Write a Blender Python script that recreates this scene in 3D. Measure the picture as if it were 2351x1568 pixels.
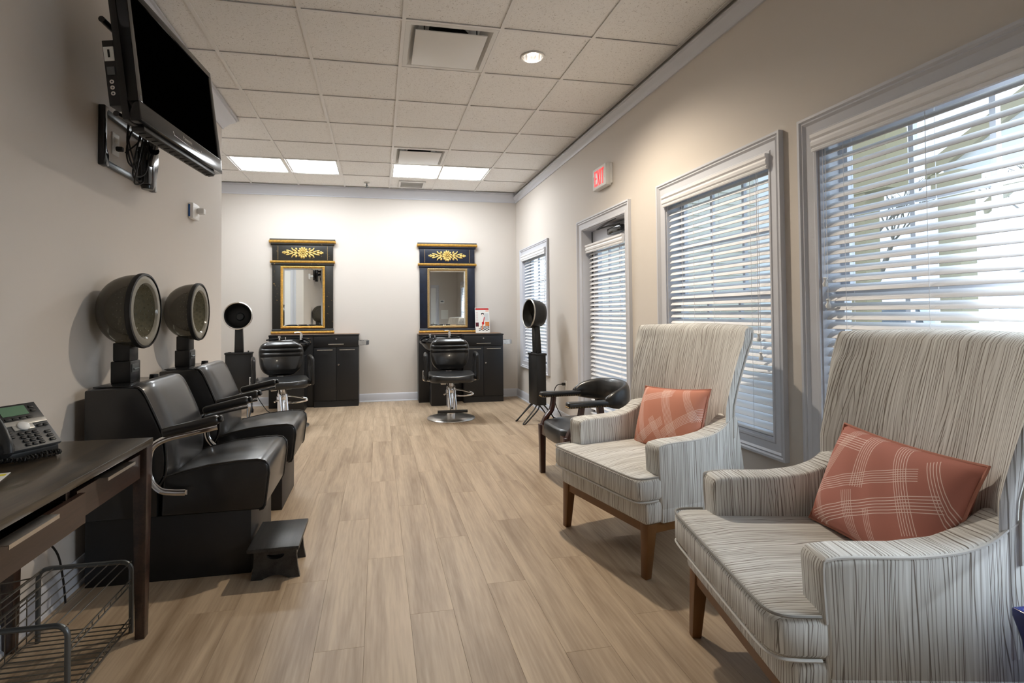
import bpy, bmesh, math, random
from mathutils import Vector, Matrix, Euler
from mathutils.geometry import tessellate_polygon
random.seed(7)
PI = math.pi
SC = bpy.context.scene
COL = SC.collection
for o in list(bpy.data.objects):
    bpy.data.objects.remove(o)

# ------------------------------------------------------------------ camera, world, exposure
CAMZ = 1.215
F_PX, YAW, PITCH, ROLL, CX, CY = 1192.7, 0.191708, 0.0216932, -0.0077968, 1099.95, 696.146
fw = Vector((math.sin(YAW)*math.cos(PITCH), math.cos(YAW)*math.cos(PITCH), math.sin(PITCH)))
rt = Vector((math.cos(YAW), -math.sin(YAW), 0)); up = rt.cross(fw)
r2 = rt*math.cos(ROLL)+up*math.sin(ROLL); u2 = -rt*math.sin(ROLL)+up*math.cos(ROLL)
cam = bpy.data.cameras.new('camera'); camo = bpy.data.objects.new('camera', cam); COL.objects.link(camo)
camo.matrix_world = Matrix(((r2.x, u2.x, -fw.x, 0), (r2.y, u2.y, -fw.y, 0), (r2.z, u2.z, -fw.z, CAMZ), (0, 0, 0, 1)))
cam.sensor_width = 36; cam.lens = F_PX/2351*36
cam.shift_x = (1175.5-CX)/2351; cam.shift_y = (CY-784)/2351
cam.clip_start = 0.02; cam.clip_end = 200
SC.camera = camo
W = bpy.data.worlds.new('sky'); SC.world = W; W.use_nodes = True
bgn = W.node_tree.nodes['Background']
bgn.inputs[0].default_value = (0.66, 0.80, 1.0, 1); bgn.inputs[1].default_value = 0.75
SC.view_settings.view_transform = 'Standard'; SC.view_settings.look = 'None'
SC.view_settings.gamma = 1; SC.view_settings.use_curve_mapping = False
SC.view_settings.exposure = 1.6
# daylight of the wide window's part that lies beyond the right edge of the picture, outside its glass
wl = bpy.data.lights.new('window_right_offscreen', 'AREA'); wl.shape = 'RECTANGLE'; wl.size = .90; wl.size_y = 1.45; wl.energy = 38; wl.color = (.86, .93, 1)
wo = bpy.data.objects.new('window_right_offscreen', wl); COL.objects.link(wo); wo.location = (2.27, .62, 1.30); wo.rotation_euler = (0, math.pi/2, 0)
SC.cycles.use_denoising = True
SC.cycles.max_bounces = 8; SC.cycles.diffuse_bounces = 4; SC.cycles.transparent_max_bounces = 16; SC.cycles.adaptive_threshold = .02
SC.cycles.sample_clamp_indirect = 6
PANEL_L = 9.0        # radiance of the ceiling light panels
CAN_W = 60.0          # watts of each recessed can
CAN_COL = (1.0, 0.87, 0.70)

# ------------------------------------------------------------------ helpers
def srgb(r, g, b):
    f = lambda c: (c/255/12.92) if c/255 <= .04045 else ((c/255+.055)/1.055)**2.4
    return (f(r), f(g), f(b), 1)

class MB:
    def __init__(s): s.v = []; s.f = []
    def add(s, vs, fs):
        n = len(s.v); s.v += [tuple(p) for p in vs]; s.f += [tuple(i+n for i in f) for f in fs]; return s
    def box(s, x0, x1, y0, y1, z0, z1):
        x0, x1 = min(x0, x1), max(x0, x1); y0, y1 = min(y0, y1), max(y0, y1); z0, z1 = min(z0, z1), max(z0, z1)
        return s.add([(x0,y0,z0),(x1,y0,z0),(x1,y1,z0),(x0,y1,z0),(x0,y0,z1),(x1,y0,z1),(x1,y1,z1),(x0,y1,z1)],
                     [(0,3,2,1),(4,5,6,7),(0,1,5,4),(1,2,6,5),(2,3,7,6),(3,0,4,7)])
    def hexa(s, lo, hi):
        # 4 bottom points, 4 top points, both counter-clockwise seen from above
        return s.add(list(lo)+list(hi), [(3,2,1,0),(4,5,6,7),(0,1,5,4),(1,2,6,5),(2,3,7,6),(3,0,4,7)])
    def prism(s, poly, a, b, ax='y', holes=()):
        # polygon in the plane across axis ax; for ax y poly is (x, z); ax x: (y, z); ax z: (x, y)
        def m(p, h):
            return {'y': (p[0], h, p[1]), 'x': (h, p[0], p[1]), 'z': (p[0], p[1], h)}[ax]
        loops = [list(poly)]+[list(h) for h in holes]
        flat = [p for l in loops for p in l]
        tri = tessellate_polygon([[Vector((p[0], p[1], 0)) for p in l] for l in loops]) if holes else None
        n = len(flat); vs = [m(p, a) for p in flat]+[m(p, b) for p in flat]; fs = []
        if tri:
            for t in tri: fs.append(tuple(t)); fs.append(tuple(i+n for i in reversed(t)))
        else:
            fs.append(tuple(range(n))); fs.append(tuple(range(2*n-1, n-1, -1)))
        o = 0
        for l in loops:
            k = len(l)
            for i in range(k): fs.append((o+i, o+(i+1) % k, n+o+(i+1) % k, n+o+i))
            o += k
        return s.add(vs, fs)
    def tube(s, pts, r, n=8, closed=False, rr=None, sq=None):
        P = [Vector(p) for p in pts]; N = len(P); rings = []; prev = None
        for i in range(N):
            if closed: t = (P[(i+1) % N]-P[i-1])
            else: t = P[min(i+1, N-1)]-P[max(i-1, 0)]
            t = t.normalized() if t.length > 1e-9 else Vector((0, 0, 1))
            if prev is None:
                a = Vector((0, 0, 1)) if abs(t.z) < .9 else Vector((1, 0, 0))
                u = t.cross(a).normalized()
            else:
                u = (prev-t*prev.dot(t)).normalized()
            prev = u; w = t.cross(u)
            R = rr[i] if rr else r
            ku, kw = sq if sq else (1, 1)
            rings.append([P[i]+(u*math.cos(2*PI*k/n)*ku+w*math.sin(2*PI*k/n)*kw)*R for k in range(n)])
        vs = [p for g in rings for p in g]; fs = []
        for i in range(N if closed else N-1):
            j = (i+1) % N
            for k in range(n): fs.append((i*n+k, i*n+(k+1) % n, j*n+(k+1) % n, j*n+k))
        if not closed:
            fs.append(tuple(range(n-1, -1, -1))); fs.append(tuple((N-1)*n+k for k in range(n)))
        return s.add(vs, fs)
    def lathe(s, prof, n=24, c=(0, 0, 0), ax='z', a0=0, a1=2*PI, sx=1, sy=1):
        # prof: (radius, height) along ax
        full = abs(a1-a0-2*PI) < 1e-6; m = n if full else n+1; vs = []
        for r, h in prof:
            for k in range(m):
                a = a0+(a1-a0)*k/n; p, q = r*math.cos(a)*sx, r*math.sin(a)*sy
                d = {'z': (p, q, h), 'x': (h, p, q), 'y': (q, h, p)}[ax]
                vs.append((c[0]+d[0], c[1]+d[1], c[2]+d[2]))
        fs = []
        for i in range(len(prof)-1):
            for k in range(n):
                k2 = (k+1) % m
                fs.append((i*m+k, i*m+k2, (i+1)*m+k2, (i+1)*m+k))
        return s.add(vs, fs)
    def cyl(s, c, r, h, n=16, ax='z'):
        return s.lathe([(0, 0), (r, 0), (r, h), (0, h)], n, c, ax)
    def grid(s, fn, nu, nv, cu=False, cv=False):
        vs = [fn(i/(nu if cu else nu-1), j/(nv if cv else nv-1)) for j in range(nv) for i in range(nu)]; fs = []
        for j in range(nv if cv else nv-1):
            for i in range(nu if cu else nu-1):
                i2, j2 = (i+1) % nu, (j+1) % nv
                fs.append((j*nu+i, j*nu+i2, j2*nu+i2, j2*nu+i))
        return s.add(vs, fs)
    def sweep(s, path, prof, fn, closed=False):
        # path 2-D, prof list of (offset to the left of the path, height); fn(x, y, h) -> 3-D
        N = len(path); P = [Vector(p) for p in path]; M = len(prof); vs = []
        for i in range(N):
            d0 = (P[i]-P[i-1]).normalized() if (closed or i > 0) else None
            d1 = (P[(i+1) % N]-P[i]).normalized() if (closed or i < N-1) else None
            if d0 is None: d0 = d1
            if d1 is None: d1 = d0
            n0 = Vector((-d0.y, d0.x)); n1 = Vector((-d1.y, d1.x)); m = (n0+n1); m = m/max(m.dot(n0), 1e-6) if m.length > 1e-6 else n0
            for o, h in prof:
                q = P[i]+m*o; vs.append(fn(q.x, q.y, h))
        fs = []
        for i in range(N if closed else N-1):
            j = (i+1) % N
            for k in range(M):
                k2 = (k+1) % M
                fs.append((i*M+k, i*M+k2, j*M+k2, j*M+k))
        if not closed: fs.append(tuple(range(M-1, -1, -1))); fs.append(tuple((N-1)*M+k for k in range(M)))
        return s.add(vs, fs)
    def xf(s, loc=(0, 0, 0), rot=(0, 0, 0), sc=(1, 1, 1)):
        m = Matrix.Translation(loc) @ Euler(rot).to_matrix().to_4x4() @ Matrix.Diagonal((*sc, 1))
        s.v = [tuple(m @ Vector(p)) for p in s.v]; return s
    def join(s, o): return s.add(o.v, o.f)

def mesh_of(name, mb, mat=None, bevel=0, seg=2, smooth=40, bang=30):
    me = bpy.data.meshes.new(name); me.from_pydata(mb.v, [], mb.f)
    bm = bmesh.new(); bm.from_mesh(me)
    bmesh.ops.remove_doubles(bm, verts=bm.verts, dist=1e-5)
    bmesh.ops.recalc_face_normals(bm, faces=bm.faces)
    if bevel:
        es = [e for e in bm.edges if len(e.link_faces) == 2 and e.calc_face_angle(0) > math.radians(bang)]
        if es: bmesh.ops.bevel(bm, geom=es, offset=bevel, segments=seg, profile=.5, affect='EDGES', clamp_overlap=True)
    bm.to_mesh(me); bm.free()
    if smooth:
        me.shade_smooth(); me.set_sharp_from_angle(angle=math.radians(smooth))
    if mat: me.materials.append(mat)
    return me

def obj(name, mb, mat, parent=None, loc=(0, 0, 0), rot=(0, 0, 0), bevel=0, seg=2, smooth=40, bang=30, label=None):
    me = mb if isinstance(mb, bpy.types.Mesh) else mesh_of(name, mb, mat, bevel, seg, smooth, bang)
    o = bpy.data.objects.new(name, me); COL.objects.link(o)
    o.location = loc; o.rotation_euler = rot
    if parent: o.parent = parent
    if label: o['label'] = label
    return o

def tag(o, label, cat, group=None):
    o['label'] = label; o['category'] = cat
    if group: o['group'] = group
    return o

def thing(name, label, cat, loc=(0, 0, 0), rz=0, group=None):
    o = bpy.data.objects.new(name, None); COL.objects.link(o); o.empty_display_size = .1
    o.location = loc; o.rotation_euler = (0, 0, rz)
    return tag(o, label, cat, group)

def struct(name, mb, mat, **k):
    o = obj(name, mb, mat, **k); o['kind'] = 'structure'; return o

def struct_empty(name, loc=(0, 0, 0)):
    o = bpy.data.objects.new(name, None); COL.objects.link(o); o.location = loc; o['kind'] = 'structure'; return o

def dup(root, loc, rz=None, label=None):
    r = root.copy(); COL.objects.link(r); r.location = loc
    if rz is not None: r.rotation_euler = (0, 0, rz)
    if label: r['label'] = label
    for ch in list(root.children):
        c = ch.copy(); COL.objects.link(c); c.parent = r
        for g in list(ch.children):
            d = g.copy(); COL.objects.link(d); d.parent = c
    return r

def rbox(x0, x1, y0, y1, z0, z1): return MB().box(x0, x1, y0, y1, z0, z1)

def arc(cx, cy, r, a0, a1, n=6):
    return [(cx+r*math.cos(math.radians(a0+(a1-a0)*i/n)), cy+r*math.sin(math.radians(a0+(a1-a0)*i/n))) for i in range(n+1)]

def smooth_path(pts, n=6, closed=False):
    P = [Vector(p) for p in pts]; N = len(P); out = []
    for i in range(N if closed else N-1):
        p0 = P[i-1] if (closed or i > 0) else P[0]; p1 = P[i]; p2 = P[(i+1) % N]
        p3 = P[(i+2) % N] if (closed or i+2 < N) else P[N-1]
        for k in range(n):
            t = k/n
            out.append(.5*((2*p1)+(p2-p0)*t+(2*p0-5*p1+4*p2-p3)*t*t+(3*p1-p0-3*p2+p3)*t**3))
    if not closed: out.append(P[-1])
    return out

# ------------------------------------------------------------------ materials
MATS = {}
def nodes_of(name):
    m = bpy.data.materials.new(name); m.use_nodes = True; nt = m.node_tree
    return m, nt, nt.nodes['Principled BSDF']
def N(nt, t, **k):
    n = nt.nodes.new(t)
    for a, b in k.items(): setattr(n, a, b)
    return n
def L(nt, a, b): nt.links.new(a, b)
def mat(name, col, rough=.5, metal=0, spec=None, var=0, vscale=6, bump=0, bscale=200, stretch=(1, 1, 1), coat=0, col2=None):
    """plain principled with optional object-space colour variation and fine bump"""
    m, nt, b = nodes_of(name)
    b.inputs['Base Color'].default_value = col; b.inputs['Roughness'].default_value = rough; b.inputs['Metallic'].default_value = metal
    if spec is not None: b.inputs['Specular IOR Level'].default_value = spec
    if coat: b.inputs['Coat Weight'].default_value = coat; b.inputs['Coat Roughness'].default_value = .12
    if var or bump:
        tc = N(nt, 'ShaderNodeTexCoord'); mp = N(nt, 'ShaderNodeMapping'); mp.inputs['Scale'].default_value = stretch
        L(nt, tc.outputs['Object'], mp.inputs['Vector'])
    if var:
        nz = N(nt, 'ShaderNodeTexNoise'); nz.inputs['Scale'].default_value = vscale; nz.inputs['Detail'].default_value = 4
        L(nt, mp.outputs[0], nz.inputs['Vector'])
        cr = N(nt, 'ShaderNodeValToRGB'); c2 = col2 or tuple(c*(1-var) for c in col[:3])+(1,)
        cr.color_ramp.elements[0].color = c2; cr.color_ramp.elements[0].position = .3
        cr.color_ramp.elements[1].color = col; cr.color_ramp.elements[1].position = .7
        L(nt, nz.outputs['Fac'], cr.inputs[0]); L(nt, cr.outputs[0], b.inputs['Base Color'])
    if bump:
        nb = N(nt, 'ShaderNodeTexNoise'); nb.inputs['Scale'].default_value = bscale; nb.inputs['Detail'].default_value = 2
        L(nt, mp.outputs[0], nb.inputs['Vector'])
        bp = N(nt, 'ShaderNodeBump'); bp.inputs['Strength'].default_value = bump; bp.inputs['Distance'].default_value = .002
        L(nt, nb.outputs['Fac'], bp.inputs['Height']); L(nt, bp.outputs[0], b.inputs['Normal'])
    MATS[name] = m; return m
def emit(name, col, s):
    m, nt, b = nodes_of(name); b.inputs['Base Color'].default_value = col
    b.inputs['Emission Color'].default_value = col; b.inputs['Emission Strength'].default_value = s; MATS[name] = m; return m

def wood(name, c1, c2, axis='y', scale=14, rough=.45, rnd=0, fine=60, coat=0):
    m, nt, b = nodes_of(name)
    tc = N(nt, 'ShaderNodeTexCoord'); mp = N(nt, 'ShaderNodeMapping')
    st = {'x': (.06, 1, 1), 'y': (1, .06, 1), 'z': (1, 1, .06)}[axis]; mp.inputs['Scale'].default_value = st
    vec = tc.outputs['Object']
    if rnd:
        oi = N(nt, 'ShaderNodeObjectInfo'); mu = N(nt, 'ShaderNodeVectorMath', operation='SCALE'); mu.inputs[0].default_value = (17, 29, 11)
        L(nt, oi.outputs['Random'], mu.inputs['Scale'])
        ad = N(nt, 'ShaderNodeVectorMath', operation='ADD'); L(nt, vec, ad.inputs[0]); L(nt, mu.outputs[0], ad.inputs[1]); vec = ad.outputs[0]
    L(nt, vec, mp.inputs['Vector'])
    n1 = N(nt, 'ShaderNodeTexNoise'); n1.inputs['Scale'].default_value = scale; n1.inputs['Detail'].default_value = 5; n1.inputs['Distortion'].default_value = .6
    n2 = N(nt, 'ShaderNodeTexNoise'); n2.inputs['Scale'].default_value = scale*fine/14; n2.inputs['Detail'].default_value = 3
    L(nt, mp.outputs[0], n1.inputs['Vector']); L(nt, mp.outputs[0], n2.inputs['Vector'])
    ma = N(nt, 'ShaderNodeMath', operation='MULTIPLY_ADD'); ma.inputs[1].default_value = .45
    L(nt, n2.outputs['Fac'], ma.inputs[0]); L(nt, n1.outputs['Fac'], ma.inputs[2])
    cr = N(nt, 'ShaderNodeValToRGB'); cr.color_ramp.elements[0].position = .48; cr.color_ramp.elements[1].position = .92
    cr.color_ramp.elements[0].color = c2; cr.color_ramp.elements[1].color = c1
    L(nt, ma.outputs[0], cr.inputs[0]); out = cr.outputs[0]
    if rnd:
        hs = N(nt, 'ShaderNodeHueSaturation'); mr = N(nt, 'ShaderNodeMapRange'); mr.inputs['To Min'].default_value = 1-rnd; mr.inputs['To Max'].default_value = 1+rnd
        L(nt, oi.outputs['Random'], mr.inputs['Value']); L(nt, mr.outputs[0], hs.inputs['Value']); L(nt, out, hs.inputs['Color']); out = hs.outputs[0]
    L(nt, out, b.inputs['Base Color']); b.inputs['Roughness'].default_value = rough
    if coat: b.inputs['Coat Weight'].default_value = coat
    bp = N(nt, 'ShaderNodeBump'); bp.inputs['Strength'].default_value = .12; bp.inputs['Distance'].default_value = .001
    L(nt, n2.outputs['Fac'], bp.inputs['Height']); L(nt, bp.outputs[0], b.inputs['Normal'])
    MATS[name] = m; return m

def streak_fabric(name, axis):
    """pale grey cloth with thin meandering lines; axis = object axis the lines are spaced along,
    faces that look along that axis take the lines from the other horizontal axis"""
    m, nt, b = nodes_of(name)
    tc = N(nt, 'ShaderNodeTexCoord')
    sp = N(nt, 'ShaderNodeSeparateXYZ'); L(nt, tc.outputs['Object'], sp.inputs[0])
    sn = N(nt, 'ShaderNodeSeparateXYZ'); L(nt, tc.outputs['Normal'], sn.inputs[0])
    ia, ib = (0, 1) if axis == 'x' else (1, 0)
    turned = _math(nt, 'GREATER_THAN', _math(nt, 'ABSOLUTE', sn.outputs[ia]), .72)
    def pick(p, q):
        mx = N(nt, 'ShaderNodeMix'); L(nt, turned, mx.inputs[0]); L(nt, p, mx.inputs[2]); L(nt, q, mx.inputs[3]); return mx.outputs[0]
    across = pick(sp.outputs[ia], sp.outputs[ib]); al = pick(sp.outputs[ib], sp.outputs[ia])
    cb = N(nt, 'ShaderNodeCombineXYZ'); L(nt, across, cb.inputs[0]); L(nt, al, cb.inputs[1]); L(nt, sp.outputs[2], cb.inputs[2])
    def noise(sa, al_, seed, det=0):
        mp = N(nt, 'ShaderNodeMapping'); mp.inputs['Scale'].default_value = (sa, al_, al_)
        mp.inputs['Location'].default_value = (seed, seed*1.7, seed*.6); L(nt, cb.outputs[0], mp.inputs['Vector'])
        nz = N(nt, 'ShaderNodeTexNoise'); nz.inputs['Scale'].default_value = 1; nz.inputs['Detail'].default_value = det
        L(nt, mp.outputs[0], nz.inputs['Vector']); return nz.outputs['Fac']
    def lines(freq, seed, w, amp=3.2, lo=.35, hi=.6):
        """evenly thin lines, freq per metre, bent by stretched noise and fading in and out"""
        ph = _math(nt, 'ADD', _math(nt, 'MULTIPLY', across, freq), _math(nt, 'MULTIPLY', noise(14, 2.8, seed), amp))
        d = _math(nt, 'ABSOLUTE', _math(nt, 'SUBTRACT', _math(nt, 'FRACT', ph), .5))
        r = N(nt, 'ShaderNodeMapRange'); r.inputs['From Min'].default_value = w*.5; r.inputs['From Max'].default_value = w
        r.inputs['To Min'].default_value = 1; r.inputs['To Max'].default_value = 0; L(nt, d, r.inputs['Value'])
        v = N(nt, 'ShaderNodeMapRange'); v.inputs['From Min'].default_value = lo; v.inputs['From Max'].default_value = hi
        L(nt, noise(60, 3, seed+40), v.inputs['Value'])
        return _math(nt, 'MULTIPLY', r.outputs[0], v.outputs[0])
    def mix(fac, c1, c2, k=1.0):
        mx = N(nt, 'ShaderNodeMix', data_type='RGBA'); mx.inputs[7].default_value = c2
        if isinstance(c1, tuple): mx.inputs[6].default_value = c1
        else: L(nt, c1, mx.inputs[6])
        L(nt, _math(nt, 'MULTIPLY', fac, k), mx.inputs[0]); return mx.outputs[2]
    c = mix(lines(70, 3.1, .28), srgb(212, 211, 207), srgb(234, 234, 231), .8)
    c = mix(lines(100, 9.4, .15, 3.6), c, srgb(122, 115, 107), .9)
    c = mix(lines(78, 21.7, .11, 5.0), c, srgb(116, 106, 97), .9)
    L(nt, c, b.inputs['Base Color']); b.inputs['Roughness'].default_value = .9; b.inputs['Specular IOR Level'].default_value = .2
    MATS[name] = m; return m

def print_mat(name, base, shapes, rough=.7, spec=.3):
    """flat print in the object's own XY plane: shapes = (kind, cx, cy, hx, hy, angle, colour, stripes)"""
    m, nt, b = nodes_of(name); tc = N(nt, 'ShaderNodeTexCoord')
    rgb = N(nt, 'ShaderNodeRGB'); rgb.outputs[0].default_value = base; cur = rgb.outputs[0]
    M = lambda op, x, y=None: _math(nt, op, x, y)
    for kind, cx, cy, hx, hy, ang, col, st in shapes:
        mp = N(nt, 'ShaderNodeMapping', vector_type='TEXTURE'); mp.inputs['Location'].default_value = (cx, cy, 0)
        mp.inputs['Rotation'].default_value = (0, 0, math.radians(ang)); mp.inputs['Scale'].default_value = (hx, hy, 1)
        L(nt, tc.outputs['Object'], mp.inputs['Vector'])
        sp = N(nt, 'ShaderNodeSeparateXYZ'); L(nt, mp.outputs[0], sp.inputs[0])
        if kind == 'e':
            d = M('ADD', M('MULTIPLY', sp.outputs[0], sp.outputs[0]), M('MULTIPLY', sp.outputs[1], sp.outputs[1])); k = M('LESS_THAN', d, 1.0)
        else:
            k = M('MULTIPLY', M('LESS_THAN', M('ABSOLUTE', sp.outputs[0]), 1.0), M('LESS_THAN', M('ABSOLUTE', sp.outputs[1]), 1.0))
        if kind == 'c':      # chequers
            q = M('ADD', M('FLOOR', M('MULTIPLY', sp.outputs[0], st)), M('FLOOR', M('MULTIPLY', sp.outputs[1], st)))
            k = M('MULTIPLY', k, M('LESS_THAN', M('MODULO', M('ADD', q, 100.0), 2.0), .5))
        elif st:
            fr = M('FRACT', M('MULTIPLY', M('ADD', sp.outputs[1], 1.0), st/2)); k = M('MULTIPLY', k, M('LESS_THAN', fr, .27))
        mx = N(nt, 'ShaderNodeMix', data_type='RGBA'); L(nt, k, mx.inputs[0]); L(nt, cur, mx.inputs[6]); mx.inputs[7].default_value = col; cur = mx.outputs[2]
    L(nt, cur, b.inputs['Base Color']); b.inputs['Roughness'].default_value = rough; b.inputs['Specular IOR Level'].default_value = spec
    MATS[name] = m; return m
def _math(nt, op, x, y=None):
    n = N(nt, 'ShaderNodeMath', operation=op)
    for i, v in enumerate((x, y)):
        if v is None: continue
        if isinstance(v, (int, float)): n.inputs[i].default_value = v
        else: L(nt, v, n.inputs[i])
    return n.outputs[0]

def clear_mix(name, tint, surf, fac, rough=.1):
    """thin see-through sheet: straight-through tint mixed with a glossy coloured surface"""
    m, nt, b = nodes_of(name); out = nt.nodes['Material Output']
    b.inputs['Base Color'].default_value = surf; b.inputs['Roughness'].default_value = rough
    tr = N(nt, 'ShaderNodeBsdfTransparent'); tr.inputs[0].default_value = tint
    mx = N(nt, 'ShaderNodeMixShader'); mx.inputs[0].default_value = fac
    L(nt, tr.outputs[0], mx.inputs[1]); L(nt, b.outputs[0], mx.inputs[2]); L(nt, mx.outputs[0], out.inputs[0])
    MATS[name] = m; return m

def tile_mat(name):
    m, nt, b = nodes_of(name); tc = N(nt, 'ShaderNodeTexCoord'); oi = N(nt, 'ShaderNodeObjectInfo')
    mu = N(nt, 'ShaderNodeVectorMath', operation='SCALE'); mu.inputs[0].default_value = (13, 7, 3); L(nt, oi.outputs['Random'], mu.inputs['Scale'])
    ad = N(nt, 'ShaderNodeVectorMath', operation='ADD'); L(nt, tc.outputs['Object'], ad.inputs[0]); L(nt, mu.outputs[0], ad.inputs[1])
    n1 = N(nt, 'ShaderNodeTexNoise'); n1.inputs['Scale'].default_value = 95; n1.inputs['Detail'].default_value = 2; n1.inputs['Distortion'].default_value = 1.5
    L(nt, ad.outputs[0], n1.inputs['Vector'])
    cr = N(nt, 'ShaderNodeValToRGB'); cr.color_ramp.elements[0].position = .30; cr.color_ramp.elements[1].position = .40
    cr.color_ramp.elements[0].color = srgb(192, 188, 183); cr.color_ramp.elements[1].color = srgb(246, 245, 243)
    L(nt, n1.outputs['Fac'], cr.inputs[0]); L(nt, cr.outputs[0], b.inputs['Base Color']); b.inputs['Roughness'].default_value = .95
    bp = N(nt, 'ShaderNodeBump'); bp.inputs['Strength'].default_value = .35; bp.inputs['Distance'].default_value = .002
    L(nt, n1.outputs['Fac'], bp.inputs['Height']); L(nt, bp.outputs[0], b.inputs['Normal']); MATS[name] = m; return m

M_wall = mat('wall_paint', srgb(210, 203, 195), .8, bump=.05, bscale=300)
M_trim = mat('trim_paint', srgb(202, 204, 211), .38)
M_white = mat('white_plastic', srgb(232, 232, 230), .4)
M_tile = tile_mat('ceiling_tile'); M_tee = mat('tee_white', srgb(240, 239, 237), .5)
M_dark = mat('weather_strip_rubber', srgb(34, 32, 30), .9); M_deck = mat('deck_concrete', srgb(150, 148, 144), .9)
M_slat = mat('slat_white', srgb(236, 236, 238), .45)
M_plank = wood('floor_plank', srgb(188, 167, 141), srgb(142, 120, 96), 'y', 12, .45, rnd=.03, fine=110)
M_gap = mat('plank_joint', srgb(144, 123, 99), .8)
M_leather = mat('black_vinyl', srgb(26, 26, 27), .37, bump=.12, bscale=420, coat=.35)
M_lam = mat('black_laminate', srgb(23, 23, 25), .45, var=.2, vscale=3)
M_shell = mat('black_plastic', srgb(22, 22, 23), .40)
M_rubber = mat('black_rubber', srgb(20, 20, 20), .6)
M_gloss = mat('gloss_black', srgb(22, 23, 25), .14)
M_chrome = mat('chrome', (.86, .86, .87, 1), .1, 1)
M_steel = mat('brushed_steel', (.62, .60, .57, 1), .28, 1, var=.15, vscale=30)
M_dkmetal = mat('grey_metal', srgb(104, 108, 110), .35, .7)
M_wire = mat('wire_metal', srgb(128, 124, 116), .3, .9)
M_blackwood = wood('black_wood', srgb(56, 55, 54), srgb(16, 16, 17), 'y', 20, .4, fine=120)
M_deskwood = wood('dark_stained_wood', srgb(82, 70, 52), srgb(34, 27, 20), 'y', 24, .33, fine=170, coat=.3)
M_deskdark = wood('dark_brown_wood', srgb(66, 46, 37), srgb(26, 18, 15), 'y', 16, .33, fine=120, coat=.25)
M_mahog = mat('mahogany', srgb(62, 28, 20), .28, var=.35, vscale=9, coat=.3, stretch=(1, 1, .2))
M_honey = mat('brown_leg_wood', srgb(120, 80, 40), .4, var=.2, vscale=14, stretch=(1, 1, .1))
M_gold = mat('gilt', srgb(230, 182, 92), .38, .4, var=.35, vscale=40)
M_goldpale = mat('pale_gilt', srgb(236, 204, 124), .4, .35, var=.3, vscale=60)
M_bronze = mat('worn_gilt', srgb(198, 168, 116), .42, .4, var=.45, vscale=120)
M_mirror = mat('mirror_glass', (.88, .90, .88, 1), .01, 1)
M_glass = clear_mix('window_glass', (.96, .98, .98, 1), (.9, .95, 1, 1), .07, .02)
M_smoke = clear_mix('smoked_plastic', srgb(178, 174, 162), srgb(88, 84, 78), .55, .08)
M_smoke2 = clear_mix('smoked_inner', srgb(190, 188, 168), srgb(132, 130, 112), .62, .25)
M_rimclr = clear_mix('rim_clear', srgb(200, 198, 188), srgb(150, 147, 136), .72, .12)
M_fx = streak_fabric('streaked_fabric_across', 'x'); M_fy = streak_fabric('streaked_fabric_side', 'y')
M_fpipe = mat('pale_piping', srgb(206, 204, 200), .85); M_fgrey = mat('dark_piping', srgb(150, 148, 144), .85)
M_panel = emit('light_panel', (.93, .97, 1, 1), PANEL_L)
M_exit = emit('exit_red', srgb(240, 30, 26), .35)
M_bulb = emit('can_bulb', (1, .9, .75, 1), 30)
M_screen = mat('tv_screen', (.0008, .0008, .0008, 1), .35, spec=0)
M_navy = mat('navy_paint', srgb(20, 30, 50), .4, var=.5, vscale=20)
M_blackgold = mat('distressed_black', srgb(34, 33, 29), .45)
_nt = M_blackgold.node_tree; _tc = N(_nt, 'ShaderNodeTexCoord'); _nz = N(_nt, 'ShaderNodeTexNoise'); _nz.inputs['Scale'].default_value = 34; _nz.inputs['Detail'].default_value = 5
L(_nt, _tc.outputs['Object'], _nz.inputs['Vector']); _cr = N(_nt, 'ShaderNodeValToRGB'); _cr.color_ramp.elements[0].position = .66; _cr.color_ramp.elements[1].position = .72
_cr.color_ramp.elements[0].color = srgb(34, 33, 29); _cr.color_ramp.elements[1].color = srgb(150, 118, 66); L(_nt, _nz.outputs['Fac'], _cr.inputs[0]); L(_nt, _cr.outputs[0], _nt.nodes['Principled BSDF'].inputs['Base Color'])
M_blue = mat('cobalt_glaze', srgb(14, 36, 122), .12, var=.5, vscale=9, coat=.6)
M_paper = mat('paper', srgb(235, 234, 228), .7)
M_siding = mat('siding_paint', srgb(206, 202, 188), .7); M_tan = mat('tan_paint', srgb(172, 158, 122), .7)
M_roof = mat('roof_shingle', srgb(120, 116, 108), .9, var=.3, vscale=30)
M_grass = mat('grass', srgb(120, 132, 92), .95, var=.3, vscale=8); M_conc = mat('concrete', srgb(196, 194, 188), .9)
M_bark = mat('bark', srgb(120, 110, 98), .9); M_leaf = mat('leaf', srgb(112, 128, 88), .9, var=.4, vscale=3)
M_carw = mat('white_car_paint', srgb(236, 238, 240), .2, coat=.5); M_carg = mat('car_glass', srgb(60, 70, 82), .05)
# ------------------------------------------------------------------ the room
XL, XR, YB, YF, ZC = -1.354, 2.03, 7.5, -1.128, 3.003
YC, XA = 4.91, -2.9                 # outer corner of the television wall; alcove side wall
WT, ZT = .16, 3.36
T = .6096; GX0, GY0 = .1595, 3.7487

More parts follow.
